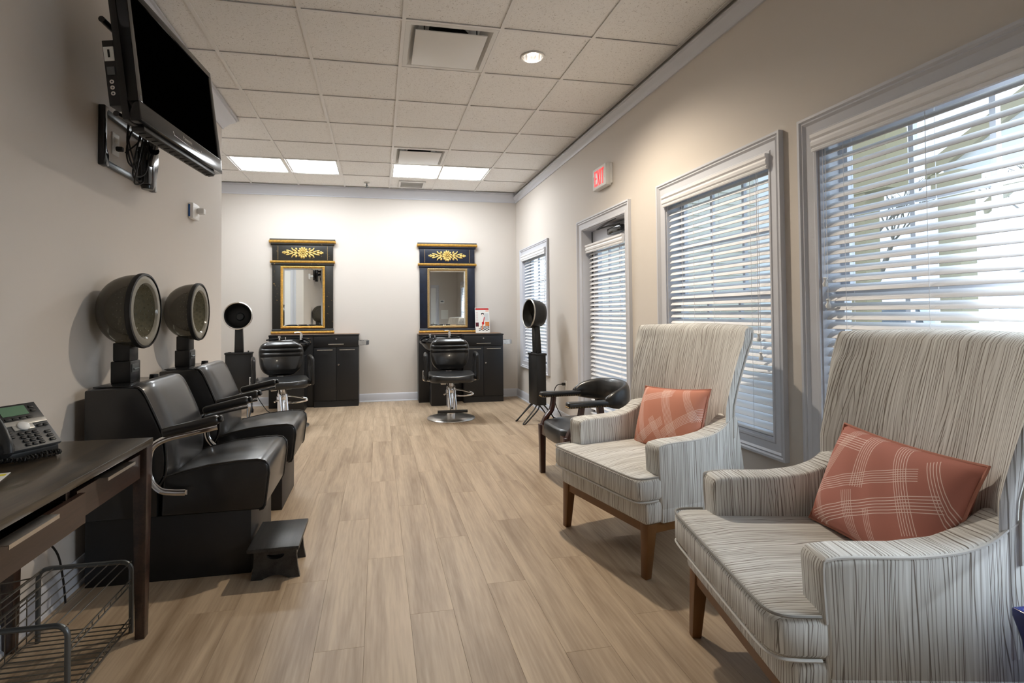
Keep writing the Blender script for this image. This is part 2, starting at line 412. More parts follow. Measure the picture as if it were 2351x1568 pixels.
# floor: planks run away from the camera
fl = struct('floor', rbox(XA-.15, XR+WT, YF-.1, YB+.15, -.06, -.004), M_gap)
PWD, PLN = .1778, 1.2192
plank_me = {}
def plank(w, l):
    k = (round(w, 3), round(l, 3))
    if k not in plank_me:
        plank_me[k] = mesh_of('plank', rbox(.0003, w-.0003, .0003, l-.0003, -.004, 0), M_plank, bevel=.0004, seg=1, smooth=0)
    return plank_me[k]
x = XA; row = 0
while x < XR-.002:
    w = min(PWD, XR-x); y = YF-((row*.43) % 1)*PLN; y0lim = YF if x+w > XL-.01 else 4.80
    while y < YB-.001:
        a, b = max(y, y0lim), min(y+PLN, YB)
        if b-a > .02: obj('plank', plank(w, b-a), None, fl, (x, a, 0))
        y += PLN
    x += PWD; row += 1

# ceiling: lay-in tiles in a tee grid under a dark deck
ceil = struct('ceiling', rbox(XA-.15, XR+WT, YF-.1, YB+.15, ZT, ZT+.05), M_deck)
tile_me = {}
skip = {(-3, 4), (-2, 4), (0, 4), (1, 4), (0, -1), (0, 3), (0, 5), (1, -1)}
LIGHTS = {(-3, 4), (-2, 4), (0, 4), (1, 4)}
def tile(w, l):
    k = (round(w, 3), round(l, 3))
    if k not in tile_me: tile_me[k] = mesh_of('ceiling_tile', rbox(.004, w-.004, .004, l-.004, .009, .024), M_tile, bevel=.002, seg=1, smooth=0)
    return tile_me[k]
for c in range(-6, 4):
    for r in range(-8, 7):
        x0, y0 = GX0+c*T, GY0+r*T; x1, y1 = min(x0+T, 2.002), min(y0+T, 7.385)
        x0 = max(x0, XA); y0 = max(y0, YF)
        if x1-x0 < .03 or y1-y0 < .03 or (c, r) in skip or x0 > 1.99: continue
        if x1 < XL-.2 and y1 < 4.7: continue
        obj('ceiling_tile', tile(x1-x0, y1-y0), None, ceil, (x0, y0, ZC))
# one tile is cut for the recessed can, one for the return grille
def holed_tile(c, r, hole):
    x0, y0 = GX0+c*T, GY0+r*T; e = .004
    mb = MB().prism([(e, e), (T-e, e), (T-e, T-e), (e, T-e)], .009, .024, 'z', holes=[hole])
    obj('ceiling_tile', mb, M_tile, ceil, (x0, y0, ZC), smooth=0)
for c_, r_, cx_, cy_ in ((1, -1, .296, .311),):
    holed_tile(c_, r_, [(cx_+.074*math.cos(2*PI*k/24), cy_+.074*math.sin(2*PI*k/24)) for k in range(24)])
holed_tile(0, 5, [(.13, .23), (.13, .55), (.46, .55), (.46, .23)])
for k in range(-6, 4):
    x = GX0+k*T
    if x > 2.01 or x < XA: continue
    ya = YF if x > XL-.1 else 4.7
    obj('tee_bar', MB().box(-.012, .012, ya, 7.40, 0, .004).box(-.003, .003, ya, 7.40, .004, .035), M_tee, ceil, (x, 0, ZC), smooth=0)
for r in range(-8, 7):
    y = GY0+r*T; xa = XL if y < 4.9 else XA
    if y > 7.39 or y < YF: continue
    obj('tee_bar', MB().box(xa, 2.004, -.009, .009, .0005, .004).box(xa, 2.004, -.003, .003, .004, .035), M_tee, ceil, (0, y, ZC), smooth=0)

# walls
struct('wall_back', rbox(XA-.15, XR+WT, YB, YB+.15, -.06, ZT), M_wall)
struct('wall_left', rbox(XL-.15, XL, YF, YC, -.06, ZC+.03), M_wall)
struct('wall_alcove_side', rbox(XA-.15, XA, 4.6, YB, -.06, ZT), M_wall)
struct('wall_alcove_front', MB().box(XA, XL-.15, YC-.15, YC, -.06, ZC).box(XA, XL-.15, YC-.15, YC, ZC, ZT), M_wall)
struct('wall_behind', rbox(XL-.15, XR+WT, YF-.15, YF, -.06, ZT), M_wall)
struct('wall_left_upper', rbox(XL-.15, XL-.02, YF, YC-.15, ZC+.03, ZT), M_deck)
WIN = {1: (6.09, 7.14, .56, 2.04), 2: (2.38, 3.385, .55, 2.05), 3: (.15, 2.075, .55, 2.045)}
DOOR = (4.006, 4.945, 0, 2.055)
op = sorted(list(WIN.values())+[DOOR])
wr = MB(); y = YF
for (a, b, z0, z1) in op:
    wr.box(XR, XR+WT, y, a, -.06, ZT)
    if z0 > 0: wr.box(XR, XR+WT, a, b, -.06, z0)
    wr.box(XR, XR+WT, a, b, z1, ZT); y = b
wr.box(XR, XR+WT, y, YB, -.06, ZT)
struct('wall_right', wr, M_wall, smooth=0)

# crown moulding, baseboards
def ogee(d, h, z):        # offset from wall, height
    return [(0, z-h), (.012, z-h), (.014, z-h+.012), (d*.30, z-h*.72), (d*.45, z-h*.52), (d*.72, z-h*.36), (d*.86, z-h*.22), (d*.88, z-h*.12), (d, z-h*.10), (d, z), (0, z)]
path = [(XL, YF), (XL, YC), (XA, YC), (XA, YB), (XR, YB)]
struct('trim_1', MB().sweep(path, [(-a, b) for a, b in ogee(.115, .125, ZC-.002)], lambda x, y, h: (x, y, h)), M_trim, smooth=25)
struct('trim_2', MB().sweep([(XR, YB), (XR, YF)], [(-a, b) for a, b in ogee(.062, .078, 2.952)], lambda x, y, h: (x, y, h)), M_trim, smooth=25)
bp = [(0, 0), (.026, 0), (.024, .012), (.016, .018), (.015, .095), (.011, .108), (.006, .115), (0, .115)]
bl = lambda pth: MB().sweep(pth, [(-a, b) for a, b in bp], lambda x, y, h: (x, y, h))
struct('baseboard_left', bl([(XL, YF), (XL, YC), (-1.47, YC)]), M_trim, smooth=25)
struct('baseboard_back', bl([(XA, YC+.02), (XA, YB), (XR, YB)]), M_trim, smooth=25)
struct('baseboard_right', bl([(XR, YB), (XR, 5.04)]), M_trim, smooth=25)
struct('baseboard_right_near', bl([(XR, 3.915), (XR, YF)]), M_trim, smooth=25)
struct('baseboard_behind', bl([(XR, YF), (1.45, YF)]).join(bl([(.45, YF), (XL, YF)])), M_trim, smooth=25)

# casings, windows, blinds ------------------------------------------------
CAS = [(0, 0), (0, .012), (.012, .014), (.018, .010), (.055, .014), (.066, .024), (.074, .020), (.082, .028), (.094, .028), (.094, 0)]
def casing(parent, a, b, z0, z1, closed=True, name='casing'):
    fn = lambda y, z, h: (XR-h, y, z)
    if closed:
        pth = [(a, z0), (a, z1), (b, z1), (b, z0)]
        return obj(name, MB().sweep(pth, CAS, fn, closed=True), M_trim, parent, smooth=25)
    return obj(name, MB().sweep([(a, z0), (a, z1), (b, z1), (b, z0)], CAS, fn), M_trim, parent, smooth=25)
def jamb(parent, a, b, z0, z1, sill=True):
    e = .008; m = MB()
    m.box(XR-.001, XR+WT-.004, a, a+e, z0, z1).box(XR-.001, XR+WT-.004, b-e, b, z0, z1).box(XR-.001, XR+WT-.004, a+e, b-e, z1-e, z1)
    if sill: m.box(XR-.001, XR+WT-.004, a+e, b-e, z0, z0+e)
    obj('jamb', m, M_trim, parent, smooth=0)
def sash(parent, a, b, z0, z1, x, cols, rows, fw_=.045):
    m = MB(); m.box(x, x+.03, a, a+fw_, z0, z1).box(x, x+.03, b-fw_, b, z0, z1).box(x, x+.03, a+fw_, b-fw_, z0, z0+fw_).box(x, x+.03, a+fw_, b-fw_, z1-fw_, z1)
    s = obj('sash', m, M_trim, parent, smooth=0)
    ya, yb, za, zb = a+fw_, b-fw_, z0+fw_, z1-fw_
    for i in range(1, cols): y = ya+(yb-ya)*i/cols; obj('muntin', rbox(x+.004, x+.026, y-.01, y+.01, za, zb), M_trim, s, smooth=0)
    for i in range(1, rows): z = za+(zb-za)*i/rows; obj('muntin', rbox(x+.006, x+.024, ya, yb, z-.01, z+.01), M_trim, s, smooth=0)
    obj('pane', rbox(x+.013, x+.017, ya, yb, za, zb), M_glass, s, smooth=0)
def window(n, units=1):
    a, b, z0, z1 = WIN[n]; w = struct_empty('window_%d' % n)
    casing(w, a, b, z0, z1); jamb(w, a, b, z0, z1)
    for k in range(units):
        ya = a+.008+(b-a-.016)*k/units; yb = a+.008+(b-a-.016)*(k+1)/units; zm = (z0+z1)/2+.03
        sash(w, ya, yb, zm-.03, z1-.008, XR+.105, 3, 2); sash(w, ya, yb, z0+.008, zm+.012, XR+.072, 3, 2)
    return w
window(1); window(2); window(3, 2)

slat_cache = {}
def blind(label, a, b, ztop, zbot, x, cords, pull, ptop=None, tilt=40, pitch=.0425, valance=True, val_x=None, pulllen=.75, outer=.0):
    """2-inch slat blind in an opening; x = slat centre line"""
    t = thing('window_blind', label, 'blind', (x, (a+b)/2, zbot)); hw = (b-a)/2-.012; H = ztop-zbot
    val = [(0, 0), (.018, 0), (.020, .010), (.014, .016), (.022, .024), (.024, .040), (.018, .052), (.026, .062), (.026, .078), (0, .078)]
    vx = (val_x if val_x is not None else XR-.012)-x
    obj('valance', MB().sweep([(hw+.016+outer, 0), (-hw-.016-outer, 0)], val, lambda y, q, h: (vx+q, y, H-.078+h)).xf((0, 0, 0)), M_slat, t, smooth=25)
    obj('head_rail', rbox(-.025, .025, -hw, hw, H-.05, H-.004), M_slat, t, smooth=0)
    key = round(hw, 3)
    if key not in slat_cache:
        m = MB(); n = 5; pts = []
        for i in range(n+1):
            u = -.025+.05*i/n; pts.append((u, .004*(1-(u/.025)**2)))
        prof = [(u, z+.0014) for u, z in pts]+[(u, z-.0014) for u, z in reversed(pts)]
        m.prism(prof, -hw, hw, 'y')
        slat_cache[key] = mesh_of('slat', m, M_slat, smooth=50)
    z = H-.085; k = 0
    while z > .03:
        s = obj('slat', slat_cache[key], None, t, (0, 0, z), (0, math.radians(-tilt), 0)); z -= pitch; k += 1
    obj('bottom_rail', rbox(-.025, .025, -hw, hw, 0, .016), M_slat, t, bevel=.004)
    for c in cords:
        y = c-(a+b)/2
        m = MB().tube([(-.022, y, .01), (-.022, y, H-.04)], .0011, 5).tube([(.022, y, .01), (.022, y, H-.04)], .0011, 5)
        obj('ladder_cord', m, M_slat, t)
    if pull is not None:
        y = pull-(a+b)/2
        c = obj('pull_cord', MB().tube([(-.034, y-.008, H-.05), (-.034, y-.008, H-.05-pulllen)], .0014, 5).tube([(-.034, y+.006, H-.05), (-.034, y+.006, H-.05-pulllen+.1)], .0014, 5), M_slat, t)
        pr = [(0, -.045), (.010, -.043), (.012, -.03), (.007, -.02), (.006, -.012), (.010, -.004), (.006, 0), (0, 0)]
        obj('tassel', MB().lathe(pr, 12, (-.034, y-.008, H-.05-pulllen)), M_white, c); obj('tassel', MB().lathe(pr, 12, (-.034, y+.006, H-.05-pulllen+.1)), M_white, c)
    return t
a, b, z0, z1 = WIN[1]; blind('white slatted blind in the narrow window behind the hood dryer', a, b, z1, z0+.01, XR+.034, (a+.12, b-.12), a+.1)
a, b, z0, z1 = WIN[2]; blind('white slatted blind in the middle window between exit door and wide window', a, b, z1, z0+.01, XR+.034, (a+.17, (a+b)/2, b-.17, b-.3), a+.1, pulllen=1.0, outer=.004)
a, b, z0, z1 = WIN[3]; blind('white slatted blind in the wide window behind the armchair beside the planter', a, b, z1, z0+.05, XR+.034, (a+.2, .8, 1.28, 1.6, b-.12), b-.03, pulllen=.72, outer=.004)

# glazed exit door in a deep jamb
a, b, z0, z1 = DOOR; d = struct_empty('door_1'); casing(d, a, b, 0, z1, closed=False); jamb(d, a, b, 0, z1, sill=False)
DX = XR+.105
m = MB(); a2, b2, zt = a+.012, b-.012, z1-.012
m.box(DX, DX+.044, a2, a2+.12, .01, zt).box(DX, DX+.044, b2-.12, b2, .01, zt).box(DX, DX+.044, a2+.12, b2-.12, .01, .27).box(DX, DX+.044, a2+.12, b2-.12, zt-.13, zt)
leaf = obj('door_leaf', m, M_trim, d, smooth=0)
obj('pane', rbox(DX+.02, DX+.024, a2+.12, b2-.12, .27, zt-.13), M_glass, leaf, smooth=0)
for i in (1, 2): yy = a2+.12+(b2-a2-.24)*i/3; obj('muntin', rbox(DX+.012, DX+.032, yy-.01, yy+.01, .27, zt-.13), M_trim, leaf, smooth=0)
for i in range(1, 5): zz = .27+(zt-.4)*i/5; obj('muntin', rbox(DX+.014, DX+.030, a2+.12, b2-.12, zz-.01, zz+.01), M_trim, leaf, smooth=0)
obj('door_knob', MB().lathe([(0, -.062), (.02, -.06), (.028, -.045), (.022, -.03), (.012, -.022), (.012, -.006), (.03, -.004), (.03, 0)], 16, (DX, b2-.06, .98), 'x'), M_steel, leaf)
obj('weather_strip', rbox(DX-.008, DX, b2+.001, b2+.01, .02, zt), M_dark, d, smooth=0)
blind('white slatted blind hung on the glazed exit door', a2+.10, b2-.02, 1.90, .22, DX-.034, (a2+.2, b2-.16), None, val_x=DX-.068, outer=0)
dc = thing('door_closer', 'black hydraulic door closer with folding arm above the exit door blind', 'door closer', (DX-.03, a2+.32, zt-.075))
obj('closer_body', rbox(-.03, .03, -.14, .14, -.03, .03), M_gloss, dc, bevel=.012)
obj('arm', MB().tube([(-.02, -.10, .035), (-.03, .12, .05), (-.035, .34, .055)], .007, 8).tube([(-.035, .34, .055), (-.06, .05, .07), (-.065, -.12, .078)], .007, 8), M_shell, dc)

# white panel door in the alcove and the door behind the camera (both show in the mirrors)
def panel_door(name, base, ux, uy, w, h):
    """base = hinge corner on the wall face; u = along the wall; face normal to the left of u"""
    e = struct_empty(name, base); e.rotation_euler = (0, 0, math.atan2(uy, ux))
    obj('door_leaf', rbox(0, w, -.005, .012, .01, h), M_white, e, smooth=0)
    for (pa, pb, za, zb) in ((.12, w/2-.05, .2, .78), (w/2+.05, w-.12, .2, .78), (.12, w/2-.05, .92, 1.5), (w/2+.05, w-.12, .92, 1.5), (.12, w/2-.05, 1.62, 1.88), (w/2+.05, w-.12, 1.62, 1.88)):
        obj('raised_panel', rbox(pa, pb, .012, .02, za, zb), M_white, e, bevel=.007, seg=1)
    obj('casing', MB().sweep([(0, 0), (0, h), (w, h), (w, 0)], CAS, lambda q, z, o: (q, o, z)), M_trim, e, smooth=25)
    obj('door_knob', MB().lathe([(0, .07), (.02, .068), (.028, .05), (.02, .035), (.012, .03), (.012, .012), (.03, .012)], 14, (w-.07, 0, .95), 'y'), M_steel, e)
    return e
panel_door('door_2', (-1.58, YC, 0), -1, 0, .80, 2.04).scale = (1, -1, 1)
panel_door('door_3', (.55, YF, 0), 1, 0, .82, 2.04)

# ceiling fittings --------------------------------------------------------
def light_panel(label, c, r, n):
    x0, y0 = GX0+c*T, GY0+r*T; t = thing('ceiling_light', label, 'ceiling light', (x0, y0, ZC), 0, 'ceiling light panels'); w = T*n
    m = MB(); e = .014
    m.box(e, w-e, e, .035, .004, .03).box(e, w-e, T-.035, T-e, .004, .03).box(e, .035, .035, T-.035, .004, .03).box(w-.035, w-e, .035, T-.035, .004, .03)
    obj('frame', m, M_white, t, smooth=0)
    obj('diffuser', rbox(.035, w-.035, .035, T-.035, .012, .016), M_panel, t, smooth=0)
    obj('housing', MB().box(e, w-e, e, T-e, .06, .065), M_white, t, smooth=0)
light_panel('square glowing light panel above the standing hood dryer in the alcove', -3, 4, 1)
light_panel('square glowing light panel above the gilded black mirror', -2, 4, 1)
light_panel('double-width glowing light panel beside the far square air diffuser', 0, 4, 2)
def diffuser(label, c, r):
    t = thing('air_diffuser', label, 'air vent', (GX0+c*T+T/2, GY0+r*T+T/2, ZC), 0, 'square plaque air diffusers'); h = T/2-.013
    f = MB()
    lo = [(-h, -h), (h, -h), (h, h), (-h, h)]
    rings = [(h, .002), (h-.03, .002), (h-.045, .02), (h-.09, .075), (h-.16, .085)]
    vs = [(sx*q, sy*q, z) for q, z in rings for sx, sy in ((-1, -1), (1, -1), (1, 1), (-1, 1))]
    fs = [(i*4+k, i*4+(k+1) % 4, (i+1)*4+(k+1) % 4, (i+1)*4+k) for i in range(len(rings)-1) for k in range(4)]
    f.add(vs, fs); obj('surround', f, M_white, t, smooth=0)
    obj('duct_throat', MB().lathe([(.15, .085), (.15, .2), (0, .2)], 24), M_dkmetal, t)
    p = h-.062
    obj('plaque', rbox(-p, p, -p, p, -.012, -.004), M_white, t, bevel=.004, label='flat white plaque')
    for sx in (-1, 1):
        for sy in (-1, 1): obj('hanger', rbox(sx*.17-.004, sx*.17+.004, sy*.17-.004, sy*.17+.004, -.004, .08), M_dkmetal, t, smooth=0)
diffuser('square white air diffuser beside the recessed can light', 0, -1)
diffuser('square white air diffuser against the double-width light panel', 0, 3)
def can(label, x, y):
    t = thing('recessed_light', label, 'ceiling light', (x, y, ZC))
    obj('trim_ring', MB().lathe([(.072, .0), (.083, -.002), (.086, .002), (.086, .006), (.07, .008)], 28), M_white, t)
    obj('reflector', MB().lathe([(.072, .0), (.066, .05), (.052, .09), (.045, .10)], 28), M_chrome, t)
    obj('lamp', MB().lathe([(0, .055), (.02, .056), (.04, .066), (.047, .085), (.044, .10), (0, .10)], 20), M_bulb, t)
    sp = bpy.data.lights.new('can_light', 'SPOT'); sp.energy = CAN_W; sp.color = CAN_COL; sp.spot_size = math.radians(150); sp.spot_blend = .6; sp.shadow_soft_size = .045
    so = bpy.data.objects.new('lamp_light', sp); COL.objects.link(so); so.parent = t; so.location = (0, 0, .045)
can('recessed can downlight with a shining bulb over the upholstered chairs', 1.065, 3.45)
g = thing('return_grille', 'small white louvred return grille in a ceiling tile', 'air vent', (.455, 7.14, ZC))
m = MB().box(-.18, .18, -.175, -.145, -.008, .006).box(-.18, .18, .145, .175, -.008, .006).box(-.18, -.15, -.145, .145, -.008, .006).box(.15, .18, -.145, .145, -.008, .006)
obj('frame', m, M_white, g, smooth=0)
obj('backing', rbox(-.15, .15, -.145, .145, .012, .014), M_dkmetal, g, smooth=0)
lv = mesh_of('louvre', rbox(-.15, .15, -.0065, .0065, -.001, .001), M_white, smooth=0)
for i in range(16): obj('louvre', lv, None, g, (0, -.136+.018*i, .002), (math.radians(40), 0, 0))
s = thing('sprinkler_head', 'small pendent fire sprinkler head in the ceiling', 'sprinkler', (-.147, 7.138, ZC))
obj('escutcheon', MB().lathe([(0, .004), (.04, .004), (.036, -.004), (.012, -.008), (0, -.008)], 18), M_steel, s)
obj('head', MB().lathe([(.008, -.006), (.008, -.03), (.016, -.034), (.016, -.038), (.006, -.04), (.006, -.055), (.022, -.058), (.022, -.062), (0, -.062)], 14), M_dkmetal, s)

# exit sign
e = thing('exit_sign', 'white exit sign with red letters above the glazed door', 'sign', (XR, 4.405, 2.455))
obj('housing', rbox(-.05, 0, -.146, .146, -.100, .100), M_white, e, bevel=.008)
obj('canopy', rbox(-.012, 0, -.17, -.13, -.09, .09), M_white, e, bevel=.004)
face = obj('face', rbox(-.054, -.05, -.140, .140, -.094, .094), M_white, e, bevel=.001)
def stroke(m, p, q, w):
    p, q = Vector(p), Vector(q); dv = (q-p).normalized(); nn = Vector((-dv.y, dv.x))*w/2
    pts = [p-nn, q-nn, q+nn, p+nn]; m.hexa([(-.0545, -v.x, v.y) for v in pts], [(-.0565, -v.x, v.y) for v in pts])
Hh = .070; sw = .019
def letter(ss):
    m = MB()
    for p, q in ss: stroke(m, p, q, sw)
    obj('letter', m, M_exit, face, smooth=0)
k = Hh-sw/2
letter([((-.092, -Hh), (-.092, Hh)), ((-.092, k), (-.05, k)), ((-.092, 0), (-.055, 0)), ((-.092, -k), (-.05, -k))])
letter([((-.036, -Hh), (.006, Hh)), ((-.036, Hh), (.006, -Hh))])
letter([((.030, -Hh), (.030, Hh))])
letter([((.076, -Hh), (.076, k)), ((.052, k), (.100, k))])
for sgn in (-1, 1):
    m = MB(); stroke(m, (sgn*.112, .03), (sgn*.13, 0), .007); stroke(m, (sgn*.13, 0), (sgn*.112, -.03), .007); obj('chevron', m, M_paper, face, smooth=0)

# small wall fittings
def outlet(name, label, loc, rz):
    o = thing(name, label, 'outlet', loc, rz)
    obj('cover_plate', rbox(-.036, .036, -.006, 0, -.058, .058), M_white, o, bevel=.002)
    for z in (-.022, .022): obj('socket', rbox(-.016, .016, -.008, -.006, z-.014, z+.014), M_paper, o, bevel=.002)
    return o
outlet('wall_outlet', 'white wall outlet with a black plug beside the glazed door', (XR, 5.47, .42), PI/2*-1)
outlet('wall_outlet', 'white wall outlet behind the television cords', (XL, 3.02, 2.12), PI/2)
th = thing('wall_sensor', 'white plastic alarm sensor on the wall near the television', 'sensor', (XL, 4.16, 1.99), PI/2)
obj('body', rbox(-.07, .07, -.035, 0, -.058, .058), M_white, th, bevel=.008)
obj('lens', rbox(.0, .05, -.085, -.035, -.012, .03), M_white, th, bevel=.008)
obj('blue_film', rbox(-.0705, -.07, -.014, -.002, -.045, .045), mat('blue_film', srgb(40, 96, 170), .3), th, smooth=0)
th = thing('thermostat', 'white thermostat on the wall behind the camera', 'thermostat', (1.56, YF, 1.62), PI)
obj('body', rbox(-.07, .07, -.03, 0, -.05, .05), M_white, th, bevel=.006); obj('display', rbox(-.045, .045, -.032, -.03, -.01, .03), M_dkmetal, th, smooth=0)
nt_ = thing('paper_notice', 'white paper notice taped on the wall behind the camera', 'notice', (1.64, YF, 1.22), PI)
obj('sheet', rbox(-.11, .11, -.003, 0, -.14, .14), M_paper, nt_, smooth=0)
# ------------------------------------------------------------------ shapes shared by the furniture
def cushion(hx, hy, t, n=18, ex=5, crown=.0, edge=.35):
    """box-like cushion in local XY, thickness t from z=0, rounded edges, crowned top"""
    m = MB(); ring = []
    def sq(a):
        c, s_ = math.cos(a), math.sin(a)
        return (math.copysign(abs(c)**(2/ex), c), math.copysign(abs(s_)**(2/ex), s_))
    K = 4*n
    prof = [(0, 0), (.55, 0), (.86, 0), (.96, .03), (1.0, .18), (1.0, .5), (1.0, .82), (.965, .97), (.90, 1.0), (.6, 1.0+crown*.75), (.3, 1+crown*.95), (0, 1+crown)]
    vs = []
    for q, h in prof:
        for k in range(K):
            u, v = sq(2*PI*(k+.5)/K); vs.append((u*hx*q if q > .9 else u*hx*q, v*hy*q, h*t))
    fs = [(i*K+k, i*K+(k+1) % K, (i+1)*K+(k+1) % K, (i+1)*K+k) for i in range(len(prof)-1) for k in range(K)]
    return m.add(vs, fs)

# ------------------------------------------------------------------ dryer chairs
def hood(parent_name, parent, loc):
    """dome opening towards +x, parts under parent"""
    R = .182
    outer = [(R*math.cos(a)**.8, -.196*math.sin(a)**.8) for a in [PI/2*k/16 for k in range(16)]]+[(0, -.196)]
    d = obj('hood_dome', MB().lathe(outer, 40, (0, 0, 0), 'x'), M_smoke, parent, loc, label='smoked see-through dome')
    inner = [(.135*math.cos(a)**.84, -.17*math.sin(a)**.84) for a in [PI/2*k/12 for k in range(12)]]+[(0, -.17)]
    inn = obj('inner_dome', MB().lathe(inner, 32, (0, 0, 0), 'x'), M_smoke2, d)
    holes = MB()
    for ri in range(1, 9):
        h = .17*(ri/9.3); r = .135*math.sqrt(1-(h/.17)**2.4); nn = max(6, int(26*r/.135))
        for k in range(nn):
            a = 2*PI*(k+.5*(ri % 2))/nn; holes.lathe([(0, -.002), (.004, -.001), (.004, .001), (0, .002)], 6, (-h+.001, (r-.001)*math.cos(a), (r-.001)*math.sin(a)), 'x')
    ho = obj('air_holes', holes, M_steel, d); ho['kind'] = 'stuff'
    obj('lip', MB().lathe([(.132, -.004), (.140, .006), (.165, .008), (.180, .002)], 40, (0, 0, 0), 'x'), M_rimclr, d, label='pale translucent lip')
    obj('gasket', MB().lathe([(.176, .010), (.186, .008), (.189, -.003), (.187, -.014), (.181, -.014)], 40, (0, 0, 0), 'x'), M_rubber, d, label='black rubber gasket')
    return d

def dryer_chair(label, loc):
    t = thing('hooded_dryer_chair', label, 'dryer chair', loc, 0, 'hooded dryer chairs along the wall')
    obj('plinth', rbox(-.345, .357, -.235, .235, 0, .298), M_lam, t, bevel=.004)
    side = [(-.345, .30), (-.345, .885), (-.130, .892), (-.098, .845), (-.028, .673), (-.014, .566), (-.018, .487), (-.045, .44), (-.045, .30)]
    obj('back_housing', MB().prism(side, -.25, .25, 'y'), M_leather, t, bevel=.007, label='black upholstered housing')
    crv = smooth_path([(-.165, 0, .897), (-.128, 0, .893), (-.094, 0, .845), (-.024, 0, .673), (-.010, 0, .566), (-.014, 0, .487), (-.045, 0, .430)], 6)
    def pad(u, v):
        i = v*(len(crv)-1); a = min(int(i), len(crv)-2); f_ = i-a; p = crv[a]*(1-f_)+crv[a+1]*f_; tt = (crv[a+1]-crv[a]).normalized()
        nrm = Vector((-tt.z, 0, tt.x)); nrm = nrm if nrm.x > 0 or nrm.z > .9 else -nrm
        w = 2*u-1; th = .030*(1-abs(w)**6)*min(1, v*5)*(1 if v < .9 else 1-(v-.9)*4)
        return (p.x+nrm.x*th, w*.249, p.z+nrm.z*th)
    m = MB().grid(pad, 17, 37)
    obj('backrest', m, M_leather, t, smooth=60)
    st = [(-.03, .298), (-.022, .478), (.06, .500), (.17, .522), (.30, .534), (.385, .536), (.418, .528), (.436, .508), (.440, .47), (.434, .42), (.422, .32), (.412, .302), (.395, .298)]
    obj('seat', MB().prism(st, -.25, .25, 'y'), M_leather, t, bevel=.012, seg=3, bang=60)
    for s_ in (-1, 1):
        pip = [(x_+.001, s_*.246, z_) for x_, z_ in st[1:]]
        obj('piping', MB().tube(pip, .0045, 6), M_leather, t)
        obj('piping', MB().tube([(p.x+.004, s_*.248, p.z) for p in crv[4:]], .0045, 6), M_leather, t)
    for s_ in (-1, 1):
        y = s_*.283
        br = obj('arm_bracket', MB().tube(smooth_path([(.22, y, .706), (.10, y, .682), (0, y, .660), (-.055, y, .622), (-.068, y, .55), (-.060, y, .48), (-.02, y, .43), (.03, y, .417), (.085, y, .413)], 5), .011, 8, sq=(.45, 1.3)).box(.06, .092, y-.004*s_, s_*.25, .402, .424), M_chrome, t, label='chrome armrest bar')
        pd = obj('armrest', rbox(-.125, .125, -.024, .024, -.022, .022), M_leather, t, (.108, y, .714), (0, math.radians(-12.5), 0), bevel=.018, seg=4)
        obj('end_cap', rbox(.122, .140, -.018, .018, -.016, .016), M_gloss, pd, bevel=.008, seg=2)
    obj('control_panel', rbox(-.335, -.165, -.2, .2, .889, .895), M_gloss, t, bevel=.002)
    obj('control_knob', MB().lathe([(0, .024), (.02, .022), (.022, 0)], 20, (-.20, .115, .894)), M_rubber, t)
    c = obj('hood_column', rbox(-.325, -.235, -.065, .045, .894, 1.0), M_shell, t, bevel=.006)
    obj('column_sleeve', rbox(-.318, -.242, -.058, .038, 1.0, 1.09), M_shell, c, bevel=.005)
    obj('latch', MB().tube([(-.234, -.045, .965), (-.226, -.045, .96), (-.226, .005, .96), (-.234, .005, .965)], .004, 6).box(-.235, -.231, -.055, .015, .945, .985), M_dkmetal, c)
    hood('h', t, (-.197, -.005, 1.247))
    return t
dc1 = dryer_chair('black hooded dryer chair standing against the desk and step stool', (-.953, 2.885, 0))
dup(dc1, (-.953, 3.695, 0), None, 'black hooded dryer chair nearest the styling stations, without a step stool')

# ------------------------------------------------------------------ step stool
st = thing('step_stool', 'low black wooden step stool with a handle slot', 'stool', (-.472, 2.675, 0))
obj('top_board', rbox(-.112, .112, -.165, .165, .148, .166), M_blackwood, st, bevel=.003)
def crescent(cz, w, h):
    return [(w*math.cos(a), cz-h*math.sin(a)) for a in [PI*k/10 for k in range(11)]]+[(-w*math.cos(a)*.8, cz-.25*h*math.sin(a)+.004) for a in [PI*k/8 for k in range(1, 8)]]
pan = [(-.108, 0), (-.06, 0)]+[(-.06+.12*k/8, .018*math.sin(PI*k/8)) for k in range(1, 8)]+[(.06, 0), (.108, 0), (.098, .05), (.094, .10), (.094, .149), (-.094, .149), (-.094, .10), (-.098, .05)]
for y in (-.10, .10): obj('side_panel', MB().prism(pan, y-.009, y+.009, 'y', holes=[crescent(.112, .04, .022)]), M_blackwood, st, smooth=0)
obj('stretcher', rbox(-.08, .08, -.091, .091, .06, .075), M_blackwood, st, smooth=0)

# ------------------------------------------------------------------ desk, telephone, wire basket
dk = thing('desk', 'dark stained wooden desk with drawers holding the telephone', 'desk', (-1.1, 1.6, 0))
DXF, DY0, DY1 = .238, -.62, .64
obj('desk_top', rbox(-.248, DXF, DY0, DY1, .722, .747), M_deskwood, dk, bevel=.002)
for lx in (-.22, DXF-.026):
    for ly in (DY0+.03, DY1-.03):
        a, b = .026, .017
        obj('leg', MB().hexa([(lx-b, ly-b, 0), (lx+b, ly-b, 0), (lx+b, ly+b, 0), (lx-b, ly+b, 0)], [(lx-a, ly-a, .722), (lx+a, ly-a, .722), (lx+a, ly+a, .722), (lx-a, ly+a, .722)]), M_deskdark, dk, bevel=.003)
obj('apron', MB().box(-.21, DXF-.05, DY1-.045, DY1-.015, .60, .722).box(-.21, DXF-.05, DY0+.015, DY0+.045, .60, .722).box(-.235, -.215, DY0+.05, DY1-.05, .60, .722), M_deskdark, dk, smooth=0)
